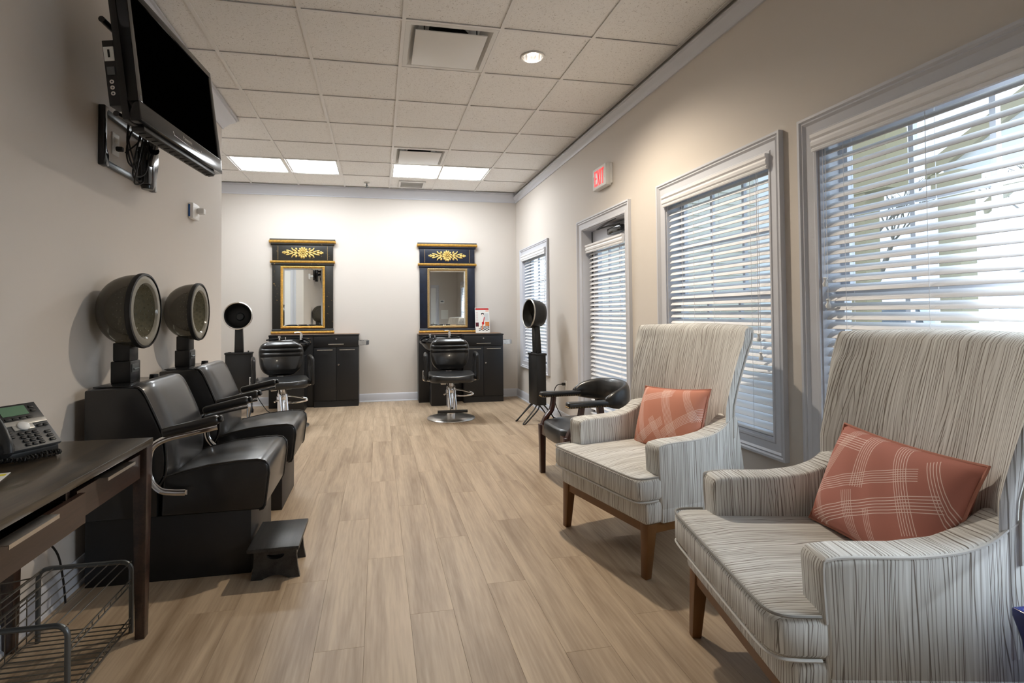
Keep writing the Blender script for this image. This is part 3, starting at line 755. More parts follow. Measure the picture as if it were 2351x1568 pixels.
obj('drawer_runner', MB().box(-.21, DXF-.03, .12, .14, .63, .722).box(-.21, DXF-.03, -.37, -.35, .63, .722), M_deskdark, dk, smooth=0)
def drawer(y0, y1, out, hy0, hy1):
    x = DXF-.016+out
    d_ = obj('drawer', MB().box(x-.018, x, y0, y1, .612, .700).box(x-.36, x-.018, y0+.02, y0+.03, .62, .685).box(x-.36, x-.018, y1-.03, y1-.02, .62, .685).box(x-.36, x-.018, y0+.03, y1-.03, .62, .626), M_deskdark, dk, smooth=0)
    obj('handle', MB().box(x-.012, x+.028, hy0, hy1, .700, .7025).box(x+.026, x+.028, hy0, hy1, .692, .700), M_steel, d_, smooth=0)
drawer(.15, .565, 0, .27, .46); drawer(-.345, .135, .03, -.235, -.045); drawer(-.565, -.36, 0, -.52, -.40)

ph = thing('desk_telephone', 'dark grey office desk telephone with handset and keypad', 'telephone', (-1.218, 2.025, .747), math.radians(62))
# local: faces -y, right is +x
sl = math.radians(42)
M_phone = mat('phone_grey', srgb(74, 76, 78), .45); M_phdk = mat('phone_dark', srgb(38, 40, 42), .4); M_silver = mat('phone_silver', srgb(196, 194, 188), .35, .3)
obj('stand', MB().prism([(-.07, 0), (.06, 0), (.065, .145), (.055, .15), (-.075, .025), (-.075, .01)], -.105, .105, 'x'), M_phdk, ph, bevel=.004)
def onface(u, v, h=0):      # u across, v up the sloping face from the front edge
    return (u, -.078+v*math.cos(sl)-h*math.sin(sl), .026+v*math.sin(sl)+h*math.cos(sl))
def plate(name, u0, u1, v0, v1, h0, h1, mt, par, bev=.0015, **k):
    pts = [(u0, v0), (u1, v0), (u1, v1), (u0, v1)]
    return obj(name, MB().hexa([onface(u, v, h0) for u, v in pts], [onface(u, v, h1) for u, v in pts]), mt, par, bevel=bev, **k)
fc = plate('faceplate', -.108, .108, 0, .195, 0, .014, M_phone, ph, .004)
plate('display_bezel', -.03, .106, .118, .193, .014, .017, M_phdk, ph)
dp = plate('display', -.012, .068, .142, .184, .017, .0185, mat('lcd_green', srgb(104, 138, 112), .25), ph, 0)
for i in range(4): plate('soft_key', -.012+.022*i, .006+.022*i, .124, .133, .017, .020, M_phdk, ph, .001)
for j in range(2): plate('soft_key', .078, .092, .150+.018*j, .160+.018*j, .017, .020, M_phdk, ph, .001)
plate('silver_band', -.03, .106, .100, .119, .014, .0175, M_silver, ph)
plate('silver_band', -.004, .058, .078, .102, .014, .0172, M_silver, ph, .002)
c0 = onface(.027, .092, .017); nv = MB().lathe([(.018, 0), (.018, .004), (.014, .007), (0, .007)], 20); nv.xf(c0, (sl, 0, 0)); obj('navigation_button', nv, M_white, ph)
for i in range(3):
    for j in range(4): plate('key', .000+.021*i, .015+.021*i, .008+.0165*j, .019+.0165*j, .014, .019, M_phdk, ph, .001)
for i in range(3): plate('key', .076, .093, .012+.018*i, .022+.018*i, .014, .019, M_phdk, ph, .001)
for i in range(2): plate('key', .066+.020*i, .081+.020*i, .080, .090, .014, .019, M_phdk, ph, .001); plate('key', -.03, -.015, .07-.02*i, .08-.02*i, .014, .019, M_phdk, ph, .001)
hs = [onface(-.072, v, h) for v, h in ((-.012, .03), (.01, .046), (.05, .056), (.10, .058), (.15, .054), (.19, .046), (.21, .032))]
hd = obj('handset', MB().tube(smooth_path(hs, 4), .02, 12, rr=None, sq=(1.25, .72)), M_phdk, ph, smooth=70)
for v in (.005, .188): 
    p = onface(-.072, v, .014); obj('earpiece', MB().lathe([(0, 0), (.026, 0), (.028, .014), (.022, .03), (0, .032)], 18).xf(p, (sl, 0, 0)), M_phdk, hd)
pts = []
base = smooth_path([(-.072, -.09, .022), (-.045, -.115, .012), (.0, -.105, .011), (.055, -.10, .011), (.078, -.115, .011), (.06, -.135, .011), (.0, -.128, .011), (-.05, -.120, .013), (-.09, -.09, .02)], 22)
for i, p in enumerate(base): a = i*1.35; pts.append((p.x, p.y+.006*math.cos(a), p.z+.006*math.sin(a)))
obj('coiled_cord', MB().tube(pts, .0024, 5), M_rubber, ph)
pp = thing('paper_sheet', 'white paper with a yellow mark on the desk', 'paper', (-1.17, 1.73, .7472), .3)
obj('sheet', rbox(-.1, .1, -.07, .07, 0, .0012), print_mat('marked_paper', srgb(236, 236, 232), [('r', .05, .045, .045, .012, 0, srgb(226, 214, 60), 0), ('r', .0, -.02, .08, .03, 0, srgb(150, 150, 150), 6)]), pp, smooth=0)

bk = thing('wire_basket', 'grey tubular frame wire basket on the floor under the desk', 'basket', (-1.09, 2.0, 0))
def uframe(y, x0, x1, h):
    r_ = .035; pth = [(x0, y, 0), (x0, y, h-r_)]+[(x0+r_-r_*math.cos(a), y, h-r_+r_*math.sin(a)) for a in [PI/2*k/5 for k in range(1, 6)]]+[(x1-r_+r_*math.sin(a), y, h-r_+r_*math.cos(a)) for a in [PI/2*k/5 for k in range(0, 6)]]+[(x1, y, 0)]
    return MB().tube(pth, .0085, 10)
for y in (.25, -.17): obj('end_frame', uframe(y, -.165, .150, .272), M_dkmetal, bk)
def wires(name, segs, r_=.0022):
    for p, q in segs: obj(name, MB().tube([p, q], r_, 6), M_wire, bk)
wires('wire', [((-.15+.0375*k, -.17, .272), (-.15+.0375*k, .25, .272)) for k in range(9)])
for zz in (.205, .06, .035):
    wires('rail', [((.150, -.17, zz), (.150, .25, zz)), ((-.165, -.17, zz), (-.165, .25, zz))], .0028)
wires('rail', [((.150, -.17, .185), (.150, .25, .185)), ((-.165, -.17, .185), (-.165, .25, .185))], .0028)
wires('wire', [((.150, -.15+.04*k, .185), (.150, -.15+.04*k, .205)) for k in range(10)], .0018)
wires('wire', [((.150, -.15+.04*k, .035), (.150, -.15+.04*k, .06)) for k in range(10)], .0018)
wires('wire', [((-.165, -.15+.028*k, .037), (.150, -.15+.028*k, .037)) for k in range(15)])
wires('wire', [((-.165, -.15+.056*k, .205), (-.165, -.15+.056*k, .037)) for k in range(7)], .0018)
wr_ = thing('wire_tray', 'bent wire tray lying at the wall end of the basket', 'wire rack', (-1.285, 1.98, .272+.004))
for k in range(5): obj('wire', MB().tube(smooth_path([(-.05, -.2+.09*k, .05), (-.045, -.2+.09*k, .01), (.0, -.19+.09*k, .001), (.06, -.17+.09*k, .001)], 4), .0024, 6), M_wire, wr_)
obj('rail', MB().tube([(-.05, -.22, .05), (-.05, .20, .05)], .0028, 6).tube([(.06, -.2, .001), (.06, .22, .001)], .0028, 6), M_wire, wr_)
cdd = thing('power_cord', 'thin black power cord hanging under the desk by the wall', 'cord', (XL+.02, 2.3, 0))
obj('cable', MB().tube(smooth_path([(.02, -.18, .60), (.02, -.14, .52), (.02, -.02, .42), (.02, .09, .33), (.03, .16, .24), (.03, .2, .12), (.03, .22, .006)], 6), .004, 6), M_rubber, cdd)

# ------------------------------------------------------------------ television on its wall mount
tv = thing('television', 'black flat television turned out from the wall on a swing arm', 'television', (-.94, 2.85, 2.05))
bl_, br_ = Vector((-.976, 2.4, 2.045)), Vector((-.905, 3.3, 2.060)); tl_, trr = Vector((-1.037, 2.4, 2.640)), Vector((-.977, 3.3, 2.640))
ex = (br_-bl_).normalized(); ez0 = ((tl_-bl_)+(trr-br_)).normalized(); ey = ez0.cross(ex).normalized(); ez = ex.cross(ey).normalized()
if ey.x > 0: pass
W_, H_ = (br_-bl_).length, .60
Mtv = Matrix((ex, ey, ez)).transposed().to_4x4()           # local x along the width, y away from or into the room, z up
cen = (bl_+br_)/2
tv.location = cen; tv.rotation_euler = Mtv.to_euler()
sg = 1 if ey.x < 0 else -1                                   # local +y*sg points to the wall
def tvb(name, x0, x1, d0, d1, z0, z1, mt, par=tv, **k): return obj(name, rbox(x0, x1, sg*d0, sg*d1, z0, z1), mt, par, **k)
hw = W_/2; bz = .035
f = MB(); f.box(-hw, hw, 0, sg*.045, .0, .085).box(-hw, hw, 0, sg*.045, H_-bz, H_).box(-hw, -hw+bz, 0, sg*.045, .085, H_-bz).box(hw-bz, hw, 0, sg*.045, .085, H_-bz)
obj('bezel', f, M_gloss, tv, bevel=.004)
tvb('screen', -hw+bz, hw-bz, .006, .03, .085, H_-bz, M_screen, smooth=0)
tvb('rear_shell', -hw+.012, hw-.012, .045, .085, .012, H_-.012, M_shell, bevel=.012)
tvb('rear_bulge', -hw+.10, hw-.10, .085, .125, .06, H_-.12, M_shell, bevel=.02)
tvb('speaker_strip', -hw+.06, hw-.06, .02, .075, -.022, .001, M_shell, bevel=.006)
for k in range(14): tvb('speaker_slot', -hw+.09+.055*k, -hw+.13+.055*k, .03, .06, -.025, -.021, M_rubber, smooth=0)
jp = tvb('jack_panel', -hw+.03, -hw+.10, .085, .135, .08, .36, M_shell, bevel=.004)
tvb('card_slot_label', -hw+.027, -hw+.03, .09, .13, .27, .33, M_paper, jp, smooth=0)
tvb('card_slot', -hw+.0255, -hw+.027, .106, .114, .285, .318, M_rubber, jp, smooth=0)
for z in (.13, .155, .18): obj('jack', MB().lathe([(.004, 0), (.009, 0), (.009, .006), (.004, .006)], 12, (-hw+.024, sg*.11, z), 'x'), M_chrome, jp)
tvb('port', -hw+.0265, -hw+.03, .095, .125, .21, .245, M_dkmetal, jp, smooth=0)
tvb('corner_sticker', -hw+.012, -hw+.026, -.0005, 0, .088, .112, M_dkmetal, smooth=0)
obj('chrome_line', MB().tube([(-.16, -sg*.001, .05), (-.15, -sg*.001, .034), (0, -sg*.001, .030), (.15, -sg*.001, .034), (.16, -sg*.001, .05)], .0015, 6), M_chrome, tv)
def text_mesh(name, s_, size, mt, parent, loc, rot):
    cu = bpy.data.curves.new(name, 'FONT'); cu.body = s_; cu.size = size; cu.align_x = 'CENTER'; cu.extrude = .0004
    to = bpy.data.objects.new(name, cu); COL.objects.link(to); dg = bpy.context.evaluated_depsgraph_get(); me = bpy.data.meshes.new_from_object(to.evaluated_get(dg))
    bpy.data.objects.remove(to); me.materials.clear(); me.materials.append(mt)
    return obj(name, me, None, parent, loc, rot)
text_mesh('brand_lettering', 'Panasonic', .026, M_silver, tv, (0, -sg*.0008, .048), (PI/2, 0, 0 if sg > 0 else PI))
mt_ = thing('tv_bracket', 'black steel television wall bracket with swing arm', 'tv mount', (XL, 3.17, 2.12))
m = MB()
obj('plate_post', MB().prism([(-.32, -.15), (-.27, -.15), (-.27, -.09), (-.29, -.06), (-.29, .12), (-.27, .15), (-.32, .15)], 0, .03, 'x'), M_gloss, mt_, bevel=.005)
obj('plate_post', MB().prism([(.25, -.15), (.30, -.15), (.30, .15), (.25, .15)], 0, .03, 'x'), M_gloss, mt_, bevel=.005)
for z in (-.13, .125): obj('rail', rbox(.004, .026, -.28, .26, z-.014, z+.014), M_dkmetal, mt_, bevel=.003)
obj('pivot', MB().lathe([(0, -.17), (.03, -.17), (.035, -.15), (.035, .08), (.03, .10), (0, .10)], 16, (.05, .12, 0)), M_gloss, mt_)
obj('bracket', MB().prism([(.06, -.15), (.16, -.15), (.20, -.02), (.20, .06), (.05, .06)], .02, .08, 'x'), M_gloss, mt_, bevel=.01)
obj('swing_arm', MB().tube([(.05, .12, -.03), (.16, -.08, .0)], .026, 10).tube([(.05, .12, .05), (.16, -.08, .06)], .02, 10).tube([(.16, -.08, .02), (.245, -.26, .12)], .024, 10).box(.225, .262, -.40, -.14, .03, .25), M_gloss, mt_)
for y, z in ((-.75, .351), (-.62, .0)):
    obj('vesa_bar', MB().tube([(.215, y, z), (.225, y+.70, z+.03)], .013, 10), M_gloss, mt_)
cds = thing('cord_bundle', 'tangled bundle of black television cords hanging at the mount', 'cords', (XL+.12, 3.02, 2.2))
for i, (dy, dz, w) in enumerate(((0, 0, .05), (.03, -.02, .04), (-.02, .01, .035), (.05, -.04, .05), (.02, .03, .06))):
    pth = [(.02*math.sin(3*i+k*.9), dy-.03+1.7*w*math.sin(k*2*PI/9), dz-.10-.15*math.cos(k*2*PI/9+.2*i)) for k in range(9)]
    obj('cord', MB().tube(smooth_path(pth, 5, closed=True), .0042, 6, closed=True), M_rubber, cds)
obj('plug', rbox(-.112, -.08, -.013, .013, -.115, -.09), M_rubber, cds, bevel=.006)
obj('cord', MB().tube(smooth_path([(-.07, 0, -.12), (-.02, .03, -.05), (.0, .04, .02), (.05, .02, .05), (.16, -.10, .10)], 6), .0042, 6), M_rubber, cds)
# ------------------------------------------------------------------ styling stations along the back wall
def station(label, x0, xm, x1, yf, top, ped, blab, group='styling stations'):
    t = thing('styling_station', label, 'cabinet', ((x0+x1)/2, YB-.004, 0), 0, group); ox, oy = (x0+x1)/2, YB-.004
    def B(name, a, b, c, d, e, f, mt, par=t, **k): return obj(name, rbox(a-ox, b-ox, c-oy, d-oy, e, f), mt, par, **k)
    B('cabinet_body', xm, x1, yf+.02, YB-.004, .0, top-.02, M_lam, bevel=.002)
    B('back_panel', x0, xm-.002, 7.24, YB-.004, 0, top-.02, M_lam, bevel=.002)
    B('counter_top', x0-.004, x1+.004, 7.235, YB-.004, top-.02, top, M_lam, bevel=.002)
    B('counter_top', xm, x1+.004, yf, 7.235, top-.02, top, M_lam, bevel=.002)
    B('edge_band', x0-.004, x1+.004, yf+.15, YB-.01, top, top+.004, mat('tan_edge', srgb(150, 116, 88), .6), smooth=0)
    d = B('drawer', xm+.006, x1-.004, yf, yf+.019, top-.165, top-.024, M_lam, bevel=.002)
    def handle(par, a, b, z):
        obj('handle', MB().tube([(a-ox, yf-oy-.024, z), (b-ox, yf-oy-.024, z)], .005, 8).tube([(a+.02-ox, yf-oy-.024, z), (a+.02-ox, yf-oy, z)], .004, 6).tube([(b-.02-ox, yf-oy-.024, z), (b-.02-ox, yf-oy, z)], .004, 6), M_steel, par)
    def lock(par, x, z): obj('lock', MB().lathe([(0, -.006), (.011, -.005), (.012, 0)], 14, (x-ox, yf-oy, z), 'y'), M_chrome, par)
    xc = (xm+x1)/2
    handle(d, xc-.10, xc+.10, top-.128); lock(d, xc+.0, top-.06)
    for a, b in ((xm+.006, xc-.002), (xc+.002, x1-.004)):
        dr = B('cabinet_door', a, b, yf, yf+.019, .085, top-.172, M_lam, bevel=.002)
        mid = (a+b)/2; handle(dr, mid-.10, mid+.10, top-.203)
    lock(t.children[-1], xc+.03, top-.40)
    B('kick_board', xm+.006, x1-.004, yf+.006, yf+.02, 0, .08, M_lam, smooth=0)
    B('pedestal', ped[0], ped[1], 6.93, 7.239, 0, .70, M_lam, bevel=.003)
    # steel tool holder with three rings on the outer side
    hz = top-.09
    def P(x, y): return (x-ox, y-oy)
    pl = [P(x1, yf+.015), P(x1+.10, yf+.03), P(x1+.135, yf+.06), P(x1+.14, yf+.13), P(x1+.12, yf+.17), P(x1, yf+.185)]
    hs_ = [(x1+.045, yf+.055, .026), (x1+.092, yf+.105, .034), (x1+.035, yf+.145, .022)]
    holes = [[P(cx+r_*math.cos(-2*PI*k/16), cy+r_*math.sin(-2*PI*k/16)) for k in range(16)] for cx, cy, r_ in hs_]
    th = obj('tool_holder', MB().prism(pl, hz, hz+.003, 'z', holes=holes), M_steel, t, smooth=0)
    sk = MB()
    for k in range(len(pl)-1):
        p, q = pl[k], pl[k+1]; sk.add([(p[0], p[1], hz-.055), (q[0], q[1], hz-.055), (q[0], q[1], hz), (p[0], p[1], hz)], [(0, 1, 2, 3)])
    obj('skirt', sk, M_steel, th, smooth=0)
    for cx, cy, r_ in hs_: obj('ring', MB().lathe([(r_, -.06), (r_, .006), (r_+.004, .007), (r_+.004, .002)], 20, (*P(cx, cy), hz)), M_chrome, th)
    # shampoo bowl
    bx = (ped[0]+ped[1])/2-ox+ped[2]
    s = thing('shampoo_bowl', blab, 'sink', (bx+ox, 6.985, .70), 0, 'shampoo bowls')
    prof = [(0, .0), (.08, .0), (.16, .02), (.22, .07), (.255, .12), (.275, .135), (.285, .15), (.283, .165), (.265, .168), (.245, .15), (.21, .09), (.14, .045), (.05, .03), (0, .03)]
    mb = MB().lathe(prof, 40, (0, 0, 0), 'z', sy=.88)
    vs = []
    for (x, y, z) in mb.v:           # neck dip at the front, raised splash at the back
        if z > .06: z += .05*max(0, y/.25)-.05*max(0, -y/.25)*math.exp(-(x/.09)**2)
        vs.append((x, y, z))
    mb.v = vs; obj('basin', mb, M_gloss, s, smooth=60)
    obj('rim_bar', MB().tube([(.27*math.cos(a), .24*math.sin(a), .205+.012*math.sin(a)) for a in [math.radians(12+156*k/18) for k in range(19)]], .010, 8), M_gloss, s)
    fa = obj('faucet', MB().lathe([(0, 0), (.022, 0), (.022, .06), (.017, .065), (.017, .085), (0, .09)], 16, (.14, .17, .20)), M_chrome, s)
    obj('lever', MB().tube(smooth_path([(.14, .17, .28), (.135, .165, .298), (.10, .14, .302), (.06, .11, .298)], 4), .007, 8, sq=(1.3, .6)), M_chrome, fa)
    sp = obj('spray_hose', MB().lathe([(0, 0), (.012, 0), (.012, .03), (.018, .035), (.018, .055), (0, .06)], 14, (-.13, .16, .20)), M_chrome, s)
    obj('vacuum_breaker', MB().lathe([(0, 0), (.008, 0), (.008, .03), (0, .034)], 10, (-.06, .19, .205)), M_chrome, s)
    return t
station('black laminate styling cabinet under the black gilded mirror', -1.416, -.845, -.264, 7.185, .962, (-1.16, -.93, -.09), 'black shampoo bowl with chrome faucet before the black gilded mirror')
station('black laminate styling cabinet under the navy gilded mirror', .548, 1.150, 1.718, 7.09, .945, (.69, .90, .03), 'black shampoo bowl with chrome faucet before the navy gilded mirror')

# ------------------------------------------------------------------ gilded mirrors
def ornament():
    m = MB()
    def blob(x, z, rx, rz, h, a=0):
        q = MB().lathe([(0, .0), (.6, .25), (.9, .6), (1, 1.0)], 10).xf((0, 0, 0), (0, 0, 0), (rx, rz, -h)); q.v = [(vx, vy, vz+h) for vx, vy, vz in q.v]
        ca, sa = math.cos(a), math.sin(a)
        m.add([(x+vx*ca-vy*sa, -vz, z+vx*sa+vy*ca) for vx, vy, vz in q.v], q.f)
    blob(0, 0, .012, .012, .022)
    for k in range(8): a = 2*PI*k/8; blob(.025*math.cos(a), .025*math.sin(a), .011, .010, .018, a)
    for k in range(12): a = 2*PI*k/12+.2; blob(.047*math.cos(a), .047*math.sin(a), .018, .013, .014, a)
    for s_ in (-1, 1):
        for (x, z, rx, rz, a) in ((.085, 0, .03, .007, 0), (.095, .022, .032, .010, .5), (.095, -.022, .032, .010, -.5), (.075, .038, .016, .012, .9), (.075, -.038, .016, .012, -.9), (.135, .012, .03, .009, .35), (.135, -.012, .03, .009, -.35),
                                  (.118, .036, .022, .008, 1.0), (.118, -.036, .022, .008, -1.0), (.175, 0, .022, .013, 0), (.172, .022, .022, .008, .1), (.172, -.022, .022, .008, -.1), (.205, .008, .014, .009, .4), (.205, -.008, .014, .009, -.4), (.224, 0, .012, .011, 0)):
            blob(s_*x, z, rx, rz, .012, a if s_ > 0 else PI-a)
    return m
def mirror(label, x, z0, field, yaw, gilt):
    t = thing('wall_mirror', label, 'mirror', (x, YB-.002, z0), yaw, 'gilded pier mirrors')
    obj('back_board', MB().box(-.40, .40, -.022, 0, .045, 1.25), field, t, bevel=.003)
    for s_ in (-1, 1): obj('pilaster', rbox(s_*.345-.055, s_*.345+.055, -.036, -.022, .07, .955), field, t, bevel=.004)
    obj('frieze', rbox(-.40, .40, -.036, -.022, 1.0, 1.235), field, t, bevel=.004)
    for s_ in (-1, 1): obj('bead', rbox(s_*.325-.002, s_*.325+.002, -.038, -.036, 1.02, 1.21), M_bronze, t, smooth=0)
    def mould(name, z, hw_, prof, mt):
        obj(name, MB().sweep([(hw_, 0), (hw_, -.001), (-hw_, -.001), (-hw_, 0)][1:3], prof, lambda q, y, h: (q, y, z+h)), mt, t, smooth=30)
    mould('base_moulding', .0, .415, [(0, .012), (.05, .012), (.056, .02), (.054, .034), (.046, .040), (0, .040)], M_gold)
    mould('base_step', .0, .41, [(0, .0), (.04, .0), (.042, .012), (0, .012)], field); mould('base_step', .04, .405, [(0, 0), (.046, 0), (.044, .018), (.034, .03), (0, .03)], field)
    mould('mid_moulding', .975, .425, [(0, 0), (.046, 0), (.058, .012), (.060, .026), (.05, .032), (0, .032)], M_gold); mould('mid_step', .945, .41, [(0, 0), (.038, 0), (.044, .014), (.042, .03), (0, .03)], field)
    mould('cornice', 1.25, .437, [(0, 0), (.05, 0), (.066, .012), (.070, .030), (.06, .036), (0, .036)], M_gold)
    mould('cornice_step', 1.22, .415, [(0, 0), (.040, 0), (.05, .014), (.05, .03), (0, .03)], field); mould('cornice_cap', 1.286, .43, [(0, 0), (.058, 0), (.056, .018), (0, .018)], field)
    gw, ga, gb = .262, .108, .905
    fr = obj('gilt_frame', MB().sweep([(-gw, ga), (-gw, gb), (gw, gb), (gw, ga)], [(0, .030), (0, .040), (.010, .044), (.016, .040), (.020, .050), (.028, .046), (.030, .022), (0, .022)], lambda q, z, h: (q, -h, z), closed=True), gilt, t, smooth=25)
    bd = MB()
    for k in range(26):
        z = ga+(gb-ga)*(k+.5)/26
        for s_ in (-1, 1): bd.lathe([(0, 0), (.006, .002), (.007, .006)], 6, (s_*(gw+.021), -.054, z), 'y')
    for k in range(17):
        q = -gw+2*gw*(k+.5)/17
        for z in (ga-.021, gb+.021): bd.lathe([(0, 0), (.006, .002), (.007, .006)], 6, (q, -.054, z), 'y')
    o = obj('beading', bd, gilt, fr); o['kind'] = 'stuff'
    e_ = .022; y0, y1 = -.0305, -.034
    g = MB().add([(-gw, y0, ga), (gw, y0, ga), (gw, y0, gb), (-gw, y0, gb), (-gw+e_, y1, ga+e_), (gw-e_, y1, ga+e_), (gw-e_, y1, gb-e_), (-gw+e_, y1, gb-e_), (-gw, -.0225, ga), (gw, -.0225, ga), (gw, -.0225, gb), (-gw, -.0225, gb)],
                 [(4, 5, 6, 7), (0, 1, 5, 4), (1, 2, 6, 5), (2, 3, 7, 6), (3, 0, 4, 7), (8, 9, 1, 0), (9, 10, 2, 1), (10, 11, 3, 2), (11, 8, 0, 3), (11, 10, 9, 8)])
    obj('glass', g, M_mirror, t, smooth=0, label='bevelled mirror glass')
    obj('carved_ornament', ornament().xf((0, -.036, 1.118), (0, 0, 0), (1.16, 1, 1.28)), M_goldpale, t, smooth=50, label='gold carved rosette and leaves')
    return t
mirror('gilded black mirror with carved rosette leaning over the styling cabinet', -1.016, .966, M_blackgold, 0, M_gold)
mirror('gilded navy mirror with carved rosette beside the magazine', .985, .949, M_navy, -.022, M_bronze)

mg = thing('magazine', 'magazine with a red heading propped up against the wall', 'magazine', (1.475, 7.355, .9495), 0)
cov = print_mat('magazine_cover', srgb(226, 224, 218), [
    ('r', 0, .205, .098, .014, 0, srgb(150, 34, 32), 0), ('r', 0, .205, .09, .008, 0, srgb(206, 70, 66), 0), ('r', .075, .178, .024, .005, 0, srgb(226, 110, 40), 0),
    ('r', -.078, .10, .014, .07, 0, srgb(196, 150, 140), 9), ('r', -.078, -.02, .022, .03, 0, srgb(84, 34, 44), 0), ('r', .07, -.01, .03, .03, 0, srgb(206, 120, 60), 0), ('r', .06, .09, .035, .055, 0, srgb(200, 200, 198), 0),
    ('c', .02, -.075, .078, .035, 0, srgb(24, 24, 24), 3), ('e', .005, .135, .022, .016, 0, srgb(40, 36, 36), 0), ('e', .005, .115, .014, .02, 0, srgb(232, 214, 204), 0),
    ('r', .0, .06, .018, .035, 10, srgb(232, 226, 222), 0), ('r', .022, .05, .006, .04, -10, srgb(190, 30, 36), 0), ('r', -.03, -.02, .010, .06, -22, srgb(236, 226, 216), 0), ('r', .0, -.04, .009, .055, -8, srgb(222, 130, 90), 0), ('e', .008, .0, .018, .022, 0, srgb(196, 26, 32), 0)], .35)
obj('cover', rbox(-.105, .105, -.14, .225, 0, .003), cov, mg, (0, 0, .14), (math.radians(80), 0, 0), smooth=0, label='printed cover with a seated figure')
obj('pages', rbox(-.104, .104, -.139, .224, -.006, 0), M_paper, mg, (0, 0, .14), (math.radians(80), 0, 0), smooth=0)

# ------------------------------------------------------------------ hydraulic salon chairs
def salon_chair(label, loc, rz):
    t = thing('salon_chair', label, 'chair', loc, rz, 'hydraulic salon chairs')
    obj('base_plate', MB().lathe([(0, 0), (.278, 0), (.282, .006), (.276, .014), (.20, .034), (.10, .052), (.06, .06), (0, .06)], 44), M_steel, t, label='round brushed steel base')
    cy = obj('hydraulic_column', MB().lathe([(0, .05), (.052, .05), (.052, .37), (.045, .38), (.034, .385), (.034, .43), (0, .43)], 24), M_chrome, t)
    obj('pump_collar', MB().lathe([(.054, .30), (.060, .305), (.060, .335), (.054, .34)], 24).tube([(-.05, -.03, .30), (-.085, -.05, .285)], .009, 8), M_chrome, cy)
    obj('under_frame', MB().box(-.09, .09, -.10, .13, .42, .445).box(-.12, -.06, -.03, .03, .40, .425), M_steel, t, bevel=.004)
    for s_ in (-.04, .025): obj('footrest_tube', MB().tube(smooth_path([(s_, -.10, .43), (s_, -.15, .40), (s_+.01, -.19, .25), (s_+.016, -.205, .135)], 5), .0105, 8), M_chrome, t)
    obj('foot_bar', MB().tube([(-.17, -.215, .118), (.17, -.215, .118)], .017, 10), M_rubber, t)
    obj('pump_lever', MB().tube(smooth_path([(.045, .03, .335), (.12, .03, .325), (.21, .0, .305), (.255, -.035, .29), (.23, -.07, .28), (.13, -.085, .272), (.05, -.07, .275)], 6), .010, 8), M_chrome, t, label='chrome loop lever')
    s = cushion(.265, .25, .095, ex=4, crown=.16); s.v = [(x, y, z-.02*(1-(x/.27)**2)*max(0, z/.1)-.012*max(0, -y/.25)) for x, y, z in s.v]
    obj('seat', s.xf((0, -.02, .452)), M_leather, t, smooth=70)
    def bk_(u, v, side):
        w = 2*u-1; z = v; hwid = .235*(1-.10*abs(z-.55)**1.2)
        return w*hwid
    m = MB(); K = 44; rows = []
    outl = []
    for k in range(K):
        a = 2*PI*(k+.5)/K; c, s_ = math.cos(a), math.sin(a)
        x = math.copysign(abs(c)**(2/3.4), c)*.232; z = math.copysign(abs(s_)**(2/3.0), s_)*.198
        x *= 1+.10*(z/.2)-.06*max(0, z/.2)**3 if z > 0 else 1+.05*(-abs(z)/.2)
        outl.append((x, z))
    def layer(q, y, wave=False):
        r = []
        for x, z in outl:
            X_, Z_ = x*q, z*q; yy = y+.10*(X_/.24)**2*-1
            r.append((X_, yy, Z_))
        return r
    L_ = [layer(0, .045), layer(.6, .045), layer(.93, .04), layer(1.0, .018), layer(1.0, -.002), layer(.96, -.030)]
    vs = [p for l in L_ for p in l]; fs = [(i*K+k, i*K+(k+1) % K, (i+1)*K+(k+1) % K, (i+1)*K+k) for i in range(len(L_)-1) for k in range(K)]
    m.add(vs, fs)
    # front face as horizontal rolls
    def lim(z):
        best = 0
        for (xa, za), (xb, zb) in zip(outl, outl[1:]+outl[:1]):
            if (za-z)*(zb-z) <= 0 and za != zb: best = max(best, abs(xa+(xb-xa)*(z-za)/(zb-za)))
        return best*.96
    seams = [-.19, .01, .062, .108, .19]
    def front(u, v):
        z = -.19+.38*v; w = 2*u-1; b = 0
        for za, zb in zip(seams, seams[1:]):
            if za <= z <= zb: b = .5-.5*math.cos(2*PI*(z-za)/(zb-za)); b = b**.35
        e = min(1, (1-abs(w))*7, v*8, (1-v)*8); X_ = w*lim(max(-.1895, min(.1895, z)))
        return (X_, -.030-.022*b*e-.012*e-.10*(X_/.24)**2, z*.97+.006*math.cos(w*PI/2))
    m.grid(front, 25, 61)
    bk = obj('backrest', m.xf((0, .235, .735), (math.radians(-8), 0, 0)), M_leather, t, smooth=70)
    obj('back_bracket', MB().tube(smooth_path([(0, .10, .435), (0, .24, .44), (0, .29, .50), (0, .285, .62)], 5), .02, 8, sq=(1.6, .5)), M_steel, t)
    for s_ in (-1, 1):
        x = s_*.295
        pth = smooth_path([(x, -.16, .50), (x, -.165, .60), (x, -.16, .715), (x, -.13, .745), (x, 0, .755), (x, .09, .745), (x, .11, .70), (x-.01*s_, .10, .60), (x-.01*s_, .09, .50), (x, .06, .478), (x, -.12, .478)], 6, closed=True)
        obj('arm_loop', MB().tube(pth, .026, 10, closed=True, sq=(1.0, .8)), M_shell, t, label='black moulded loop arm')
        obj('arm_rod', MB().tube(smooth_path([(s_*.09, .06, .437), (s_*.25, .06, .437), (s_*.315, .06, .445), (s_*.322, .06, .49), (s_*.322, .06, .56)], 5), .008, 8), M_chrome, t)
    return t
sc2 = salon_chair('black salon chair standing in front of the navy mirror', (.835, 6.08, 0), math.radians(-3))
dup(sc2, (-1.035, 6.02, 0), math.radians(14), 'black salon chair standing in front of the black mirror')

